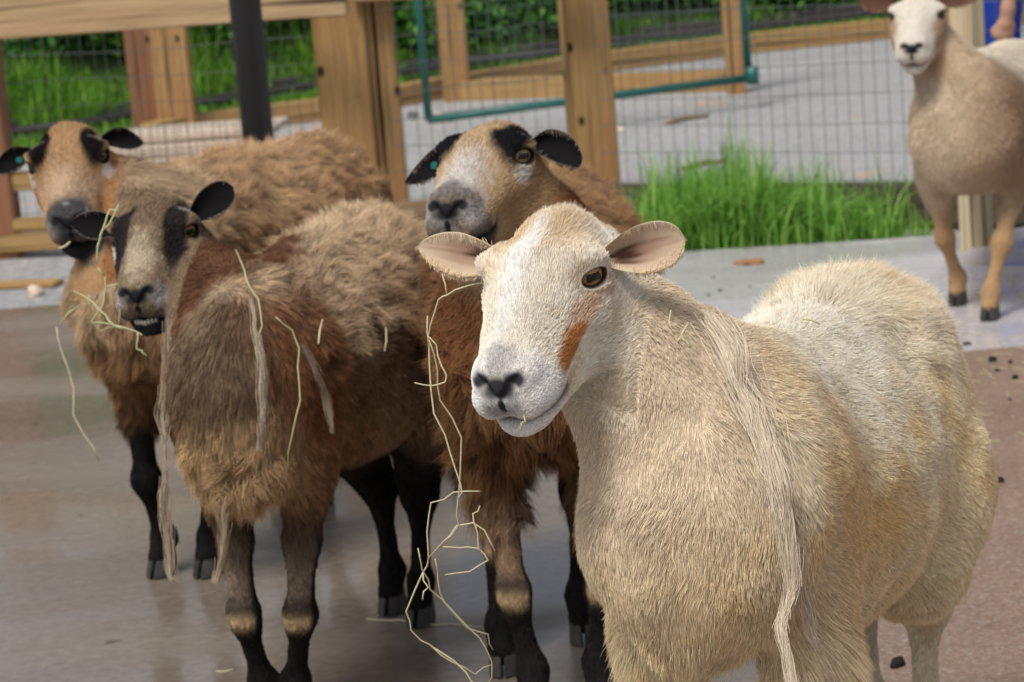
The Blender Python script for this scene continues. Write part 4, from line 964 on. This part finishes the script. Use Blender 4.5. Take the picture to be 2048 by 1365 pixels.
# E: far right, standing
def color_far(c):
    p, b, inf, P = c['hl'], c['bl'], c['info'], c['P']; n1 = fbm(P, 26, 41, 3); n2 = fbm(P, 7, 49, 3)
    h = np.tile(np.array([.72, .66, .57]), (len(P), 1)); h = lerp(h, (.46, .31, .19), sm(-p[:, 2], .105, .125)); h = lerp(h, (.46, .30, .18), sm(np.abs(p[:, 1]), .022, .045)*sm(-p[:, 2], .02, .05)*.9*sm(-p[:, 0], -.18, -.12))
    h = lerp(h, (.03, .03, .035), nose_map(p, n1)); h = lerp(h, (.4, .16, .14), lips(p)*.8); h = lerp(h, (.07, .05, .04), 1-sm(eye_d(p, c['cfg']), 1.0, 1.6))
    bc = lerp(np.tile(np.array([.53, .41, .28]), (len(P), 1)), (.34, .22, .135), sm(n2, -.1, .6)*.5)
    bc = lerp(bc, (.70, .62, .50), sm(b[:, 2]+.05*n2, .52, .62)*sm(-b[:, 0], -.05, .05)); bc = lerp(bc, (.22, .12, .07), blob(b, (.0, .13, .50), (.16, .12, .20), .6, n2*.4)*.7)
    bc = lerp(bc, (.58, .48, .35), blob(b, (.15, -.06, .48), (.10, .08, .2), .5, n2*.4)*.6)
    bc = lerp(bc, (.46, .29, .15), sm(-b[:, 2], -.30, -.2))
    k = np.where(c['isbody'], 1.0, neckness(p*np.array([1, 1.12, 1.1]))); out = lerp(h, bc, k)
    e = np.abs(inf[:, 3]) > .5; return np.where(e[:, None], np.where((inf[:, 2] > .5)[:, None], np.array([.13, .065, .045]), np.array([.55, .42, .30])), out)
def coat_short(c, part):
    n = c['n']; L = head_len(c) if part == 'head' else np.where(c['bl'][:, 2] < .27, .006, .014)
    return dict(L=L, lift=np.full(n, .22), comb=coat_dirs(c), wild=np.full(n, .2), rad=np.full(n, .0008), clump=np.full(n, .2), cj=.1, ccj=.12)
cE = dict(EYE, label='short-haired white and tan sheep standing alone at the far right edge', O=(1.36, 7.42), h=(-.38, -.92), s=1.15, zl=-.04,
          head=dict(O=(1.2500, 7.5421, .9480), fwd=(-.2461, -.8202, -.5165), left=(.96, -.2797, -.0132), s=1.16, d=7.25, d0=7.35),
          feet=dict(fl=tuple(G(1980, 640)[:2]), fr=tuple(G(1915, 610)[:2]), hl=(1.83, 8.0), hr=(1.68, 8.05)), fat=1.2, chest=1.28, nr=(.11, .068, .046), rumpx=.0,
          earL=dict(a=(-.2, .93, .15), n=(.65, .3, .6), L=.10, W=.058, cup=.8), earR=dict(a=(-.2, .93, .05), n=(.65, .3, .6), L=.10, W=.058, cup=.8),
          color=color_far, coat=coat_short, hh=.004, hb=.010, mouth=.004, iris=(.1, .06, .03))
for c in (cD, cC, cB, cA, cE): build_sheep(c)
fur(cD, 'head_hair', 180000, 1, 4, 16000, 'head'); fur(cD, 'fleece', 640000, 2, 4, 90000, 'body')
for c, nh, nb, cl in ((cC, 50000, 260000, 12000), (cB, 45000, 300000, 16000), (cA, 36000, 250000, 11000), (cE, 12000, 70000, 9000)):
    fur(c, 'head_hair', nh, 3, 4, nh//10, 'head'); fur(c, 'fleece', nb, 5, 5, cl, 'body')
# ------------------------------------------------------------------ hay, shed wool, tags, person
from mathutils.bvhtree import BVHTree
def coat_tree(cfg):
    if 'bvh' not in cfg: cfg['bvh'] = BVHTree.FromPolygons([tuple(map(float, v)) for v in cfg['V']], [tuple(map(int, q)) for q in cfg['Fq']])
    return cfg['bvh']
def on_coat(cfg, x, y, up=.012):
    r = unit(ray(x, y)); h = coat_tree(cfg).ray_cast(Vector(CC), Vector(r))
    if h[0] is None: return None
    return np.array(h[0])-r*up+np.array(h[1])*up*.3
M_HAY = m_ground('dry_hay', (.50, .43, .24), (.66, .60, .40), .6, 25, bump=.1); M_HAYG = m_ground('greenish_hay', (.36, .36, .17), (.52, .50, .28), .6, 25, bump=.1)
def stalks(name, paths, r, m, label, cat='hay', group=None, seed=0):
    rr = np.random.default_rng(seed); M_ = Multi()
    for P in paths:
        P = [np.asarray(q, float) for q in P]; Q_ = [P[0]]
        for a, b in zip(P[:-1], P[1:]):
            n = max(2, int(np.linalg.norm(b-a)/.02))
            sag = rr.normal(0, .0018, 3)
            for k in range(1, n+1): Q_.append(a+(b-a)*k/n+sag*math.sin(math.pi*k/n))
        tp = [r*(.55+.45*math.sin(math.pi*min(1, .15+.85*i/len(Q_)))) for i in range(len(Q_))]
        M_.add(*tube(Q_, r, 5, tp))
    o = M_.obj(name, m, None, True); tag(o, label, cat, group); return o
def pp(pts, d0, d1=None):
    d1 = d0 if d1 is None else d1; n = len(pts); return [at(x, y, d0+(d1-d0)*i/max(1, n-1)) for i, (x, y) in enumerate(pts)]
stalks('hay_strand', [pp([(972, 566), (936, 572), (894, 591), (877, 600), (861, 650), (856, 695)], 3.08, 3.12), pp([(884, 548), (894, 591)], 3.1),
    pp([(855, 632), (858, 690), (862, 780), (890, 870), (921, 968), (914, 1000)], 3.12), pp([(857, 673), (876, 712), (893, 750), (890, 765), (865, 772), (829, 766)], 3.11),
    pp([(858, 680), (875, 740), (880, 800), (923, 875), (920, 960), (915, 1010), (918, 1050), (885, 1085), (855, 1118)], 3.10, 3.2),
    pp([(960, 983), (907, 985), (862, 1006), (854, 1065), (857, 1118), (846, 1145), (812, 1224), (822, 1261), (860, 1290), (905, 1325), (950, 1349), (984, 1330)], 3.2, 3.3),
    pp([(836, 1097), (844, 1139), (860, 1179), (907, 1224), (960, 1277), (984, 1325), (974, 1370)], 3.2, 3.3), pp([(870, 1118), (876, 1160), (891, 1208), (934, 1256), (976, 1269), (986, 1300)], 3.22, 3.3),
    pp([(885, 1085), (913, 1052), (945, 1046), (968, 1060), (990, 1102)], 3.2), pp([(960, 1012), (946, 1028), (955, 1065), (963, 1107)], 3.2),
    pp([(886, 1094), (920, 1096), (955, 1097), (976, 1121), (939, 1144), (890, 1150)], 3.3), pp([(846, 1145), (857, 1175), (845, 1200)], 3.21), pp([(860, 1290), (868, 1296), (932, 1345), (955, 1370)], 3.28)],
    .0011, M_HAY, 'long tangled strand of pale hay hanging between the chewing and the cream sheep', 'hay', seed=1)
stalks('hay_strand', [pp([(238, 408), (219, 448), (200, 482), (195, 494), (195, 528)], 4.05), pp([(221, 418), (211, 445), (202, 468), (196, 500)], 4.05), pp([(221, 420), (238, 424)], 4.05)], .0018, M_HAYG, 'green bent hay stalk caught at the ear of the chewing sheep', seed=2)
stalks('hay_strand', [pp([(145, 582), (187, 606), (212, 631), (239, 656), (284, 670)], 4.3, 4.02), pp([(210, 554), (212, 574), (207, 609), (182, 644), (200, 664), (235, 655)], 4.25), pp([(182, 646), (225, 650), (274, 664)], 4.25, 4.02), pp([(276, 664), (274, 689), (284, 702), (294, 712)], 4.0),
    pp([(212, 574), (238, 568), (240, 610), (238, 650)], 4.3), pp([(178, 590), (182, 625)], 4.3), pp([(196, 536), (208, 552)], 4.3), pp([(160, 610), (120, 650)], 4.4)], .0017, M_HAYG, 'tangled green hay hanging from the mouth of the chewing sheep', seed=3)
stalks('hay_strand', [pp([(113, 655), (122, 700), (140, 748), (148, 775), (147, 830), (168, 870), (198, 922)], 4.9)], .0017, M_HAY, 'single thin hay stalk dangling at the far left above the damp concrete', seed=4)
stalks('hay_strand', [pp([(118, 498), (132, 492), (140, 484)], 4.78)], .0024, M_HAY, 'short hay stalk sticking out of the grey mouth of the tan-faced sheep', seed=5)
m0 = at(1047, 836, 2.66); stalks('hay_strand', [[at(1048, 832, 2.655), at(1046, 845, 2.65), at(1041, 862, 2.65)]], .0012, M_HAYG, 'short blade of green hay on the lips of the cream sheep', seed=6)
def coat_stalk(cfg, pts, r, m, label, seed, up=.02, group=None):
    P = [on_coat(cfg, x, y, up) for x, y in pts]; P = [p for p in P if p is not None]
    if len(P) > 1: stalks('hay_strand', [P], r, m, label, 'hay', group, seed)
coat_stalk(cD, [(1782, 527), (1800, 560), (1826, 600), (1834, 618), (1848, 655)], .0017, M_HAY, 'long golden hay stalk lying on the rump of the cream sheep', 7, .05)
coat_stalk(cD, [(1336, 630), (1338, 665)], .0012, M_HAY, 'short upright hay bit at the base of the cream sheep neck', 8, .03)
coat_stalk(cD, [(1370, 655), (1362, 668), (1350, 690)], .0016, M_HAY, 'bent brown hay bit on the cream sheep withers', 9, .03)
coat_stalk(cD, [(1357, 674), (1367, 690), (1374, 702)], .0022, M_HAYG, 'thick dark green hay bit on the cream sheep neck', 10, .03)
coat_stalk(cD, [(1450, 760), (1467, 800)], .0013, M_HAYG, 'thin green stalk on the cream sheep shoulder beside the hanging wool', 11, .03)
coat_stalk(cD, [(1600, 655), (1632, 664)], .0012, M_HAY, 'small hay bit lying on the cream sheep back', 12, .04)
coat_stalk(cD, [(1540, 855), (1556, 875), (1570, 890)], .0012, M_HAYG, 'thin hay bit lying on the ribs of the cream sheep', 13, .03)
coat_stalk(cB, [(449, 482), (470, 510), (489, 552), (515, 607), (521, 656), (508, 700), (513, 745)], .0015, M_HAYG, 'long green hay stalk draped over the chewing sheep neck', 14, .03)
coat_stalk(cB, [(545, 640), (575, 665), (588, 700), (588, 770), (582, 830), (566, 900), (560, 950)], .0015, M_HAYG, 'long curved hay stalk draped down the chewing sheep shoulder', 15, .04)
coat_stalk(cB, [(632, 645), (624, 690)], .0018, M_HAY, 'short pale hay bit on the side of the chewing sheep', 16, .04, None)
coat_stalk(cB, [(760, 660), (757, 705)], .0018, M_HAY, 'pale hay bit hanging far back on the chewing sheep', 17, .04, None)
# hay lying on the ground
def ground_hay(name, segs, m, label, group=None, r=.0016):
    return stalks(name, [[G(x, y, .003) for x, y in s] for s in segs], r, m, label, 'hay', group, 21)
ground_hay('hay_strand', [[(733, 1238), (800, 1240), (840, 1250), (900, 1248), (975, 1258)]], M_HAY, 'long hay stalk lying on the damp concrete between the hooves')
ground_hay('hay_strand', [[(432, 1343), (466, 1339)]], M_HAY, 'short hay bit on the concrete in front of the chewing sheep')
ground_hay('hay_strand', [[(1990, 536), (2018, 538), (2024, 560), (2030, 585), (2048, 600)], [(2018, 538), (2040, 528)]], M_HAY, 'forked hay stalk on the low step by the far sheep')
rr = np.random.default_rng(77)
segs = []
for k in range(90):
    x = rr.uniform(1905, 2140); y = rr.uniform(648, 760) if k < 70 else rr.uniform(760, 900); a = rr.uniform(0, math.pi); l = rr.uniform(8, 34)
    segs.append([(x, y), (x+l*math.cos(a)*.5, y+l*math.sin(a)*.15+rr.normal(0, 2)), (x+l*math.cos(a), y+l*math.sin(a)*.3)])
o = ground_hay('scattered_hay', segs, M_HAY, None, r=.0011); tag(o, kind='stuff'); 
if 'category' in o: del o['category']
# loose clumps of shed wool, parts of the sheep they hang from
def wisp(cfg, name, pts, width, n, col, seed, up=.03, flen=.07, free=None, rad=.00028):
    r = np.random.default_rng(seed); P = []; last = None
    for x, y in pts:
        q = on_coat(cfg, x, y, up) if not (free and y > free) else None
        if q is not None and last is not None and np.linalg.norm(q-last) > .30: q = None
        if q is None:
            if last is None: continue
            dd = (last-CC)@CF; q = at(x, y, dd)
        P.append(q); last = q
    if len(P) < 2: return
    P = np.array(smooth_path(P, 8)); m = len(P); K = 9
    s = r.random(n)**.9*(m-1); L = np.linalg.norm(np.diff(P, axis=0), axis=1).mean(); k = np.maximum(3, flen/L)
    wid = np.interp(s/(m-1), np.linspace(0, 1, len(width)), width)
    off = r.normal(0, 1, (n, 3))*np.where(r.random(n) < .22, 1.9, .8)[:, None]*(wid/4.2)[:, None]*np.array([1, .6, .4]); out = []
    for t in np.linspace(0, 1, K):
        ss = np.clip(s+t*k, 0, m-1.001); i = ss.astype(int); f_ = (ss-i)[:, None]; base = P[i]*(1-f_)+P[i+1]*f_
        out.append(base+off*(1-.35*t)+vec3noise(base+off*2+seed, 22, seed)*(.005+.22*wid[:, None])*(.4+t)+vec3noise(base+off*9+seed, 90, seed+3)*.003*t)
    Ps = np.stack(out, 1); C = np.tile(np.array(col), (n, K, 1))*(1+r.normal(0, .12, (n, 1, 1))); R = np.full((n, K), rad)
    make_curves(name, Ps, C.clip(0, 1), R, M_FUR, cfg['root'])
wisp(cD, 'loose_wool', [(1405, 635), (1440, 700), (1475, 780), (1510, 850), (1540, 930), (1560, 1010), (1572, 1100), (1568, 1180), (1562, 1260), (1580, 1330), (1590, 1400)], [.034, .028, .022, .018, .014, .011, .009, .007, .005], 2600, (.72, .62, .48), 51, .03, free=1200)
wisp(cD, 'loose_wool', [(1590, 1150), (1600, 1200), (1612, 1260), (1625, 1290)], [.012, .010, .006], 450, (.64, .56, .44), 52, .035)
wisp(cD, 'loose_wool', [(1480, 600), (1500, 590), (1540, 585), (1560, 610)], [.05, .05], 1500, (.72, .64, .50), 53, .03, .05)
wisp(cB, 'loose_wool', [(350, 640), (340, 720), (334, 800), (330, 880), (331, 960), (335, 1050), (338, 1130), (345, 1160)], [.018, .022, .020, .016, .014, .012, .008], 520, (.44, .35, .26), 55, .03, .08, 700, .0004)
wisp(cB, 'loose_wool', [(500, 600), (512, 680), (520, 760), (514, 850), (508, 900)], [.008, .010, .009, .006], 320, (.42, .34, .26), 56, .03, .07, None, .0004)
wisp(cB, 'loose_wool', [(590, 690), (620, 740), (640, 790), (650, 860)], [.008, .009, .005], 260, (.42, .34, .26), 57, .035, .07, None, .0004)
wisp(cB, 'loose_wool', [(455, 980), (448, 1040), (440, 1110), (432, 1165)], [.016, .012, .008], 170, (.42, .33, .22), 58, .03, .06, 1000, .0004)
wisp(cB, 'loose_wool', [(370, 930), (365, 1000), (385, 1050), (380, 1075)], [.016, .012, .008], 150, (.42, .33, .22), 59, .03, .06, 1000, .00035)
wisp(cC, 'loose_wool', [(850, 560), (855, 650), (840, 760), (840, 850), (845, 930)], [.04, .04, .03, .02], 1600, (.34, .24, .16), 60, .03, .08, 500, .00035)
# ear tags
M_TAG = mat('teal_plastic', (.01, .16, .13), .35, .5)
for cfg, x, y in ((cA, 38, 320), (cC, 868, 331)):
    p = on_coat(cfg, x, y, .004)
    if p is not None:
        bm = bmesh.new(); bmesh.ops.create_cone(bm, cap_ends=True, segments=20, radius1=.0065, radius2=.0065, depth=.003)
        bmesh.ops.transform(bm, matrix=Matrix.Translation(p) @ Vector(-ray(x, y)).to_track_quat('Z', 'Y').to_matrix().to_4x4(), verts=bm.verts)
        bmobj('ear_tag', bm, M_TAG, cfg['root'])
# person behind the pale post
pc = G(2002, 420); pf = unit([-1, -.15, 0]); plf = np.array([-pf[1], pf[0], 0]); H_ = 1.5/1.75
pr_ = empty('person', (float(pc[0]), float(pc[1]), 0)); tag(pr_, 'person in bright blue trousers standing behind the pale post, hand hanging at the side', 'person')
X = lambda a, b, z: pc+H_*(a*pf+b*plf+np.array([0, 0, z]))
def pfield(parts):
    f = Field()
    for a, b, ra, rb in parts: f.cone(X(*a), X(*b), ra*H_, rb*H_, .02)
    return f
def pbuild(name, parts, m, h=.008):
    f = pfield(parts); A = np.array([[X(*q) for q in (a, b)] for a, b, _, _ in parts]).reshape(-1, 3)
    V, Fq = f.mesh(A.min(0)-.2, A.max(0)+.2, h); V, Fq = compact(V, Fq); o = npmesh(name, V, Fq, m); adopt(o, pr_); return o
M_SK = mat('skin', (.42, .24, .16), .5, .35); M_BLUE = mat('blue_cloth', (.015, .045, .33), .8, .2); M_NAVY = mat('navy_shoe', (.008, .010, .04), .6, .3); M_HAIR = mat('brown_hair', (.05, .03, .015), .7, .3)
arms = []; hand = []
for s_ in (-1, 1):
    arms += [((0, s_*.19, 1.40), (-.02, s_*.25, 1.12), .05, .04), ((-.02, s_*.25, 1.12), (.03, s_*.27, .86), .038, .027), ((.03, s_*.27, .86), (.04, s_*.27, .80), .026, .028)]
    for k, (fx, ln) in enumerate([(.028, .060), (.010, .072), (-.008, .068), (-.026, .052)]):
        a = (.04+fx, s_*.27, .79); b = (.05+fx, s_*.268, .79-ln*.55); c_ = (.045+fx, s_*.258, .79-ln); arms += [(a, b, .0095, .0085), (b, c_, .0085, .007)]
    arms += [((.055, s_*.265, .81), (.085, s_*.25, .775), .011, .009), ((.085, s_*.25, .775), (.088, s_*.245, .755), .009, .008)]
bodyp = arms+[((0, 0, .95), (0, 0, 1.40), .13, .13), ((0, 0, 1.42), (.01, 0, 1.56), .055, .05), ((.0, 0, 1.66), (.015, 0, 1.62), .095, .08), ((.03, 0, 1.57), (.045, 0, 1.58), .055, .045), ((.10, 0, 1.63), (.12, 0, 1.605), .010, .014),
    ((0, -.10, .9), (0, -.10, .5), .075, .05), ((0, .10, .9), (0, .10, .5), .075, .05), ((0, -.10, .5), (-.01, -.10, .1), .05, .035), ((0, .10, .5), (-.01, .10, .1), .05, .035), ((0, .085, 1.64), (-.01, .10, 1.61), .016, .012), ((0, -.085, 1.64), (-.01, -.10, 1.61), .016, .012)]
pbuild('body', bodyp, M_SK, .007)
pbuild('trousers', [((0, 0, .97), (0, 0, .86), .135, .13)]+[q for s_ in (-1, 1) for q in (((0, s_*.095, .88), (0, s_*.10, .5), .088, .068), ((0, s_*.10, .5), (-.01, s_*.10, .09), .078, .068))], M_BLUE)
pbuild('shirt', [((0, 0, .98), (0, 0, 1.38), .155, .15), ((0, -.12, 1.38), (0, .12, 1.38), .085, .085)]+[((0, s_*.17, 1.39), (-.015, s_*.235, 1.2), .07, .062) for s_ in (-1, 1)], M_BLUE)
pbuild('hair', [((-.01, 0, 1.70), (-.035, 0, 1.63), .095, .085)], M_HAIR)
for s_ in (-1, 1): pbuild('shoe', [((-.04, s_*.10, .045), (.15, s_*.11, .035), .045, .038)], M_NAVY)
for s_ in (-1, 1):
    bm = bmesh.new(); bmesh.ops.create_uvsphere(bm, u_segments=12, v_segments=8, radius=.011*H_, matrix=Matrix.Translation(X(.092, s_*.032, 1.645))); bmobj('eye', bm, M_NAVY, pr_)
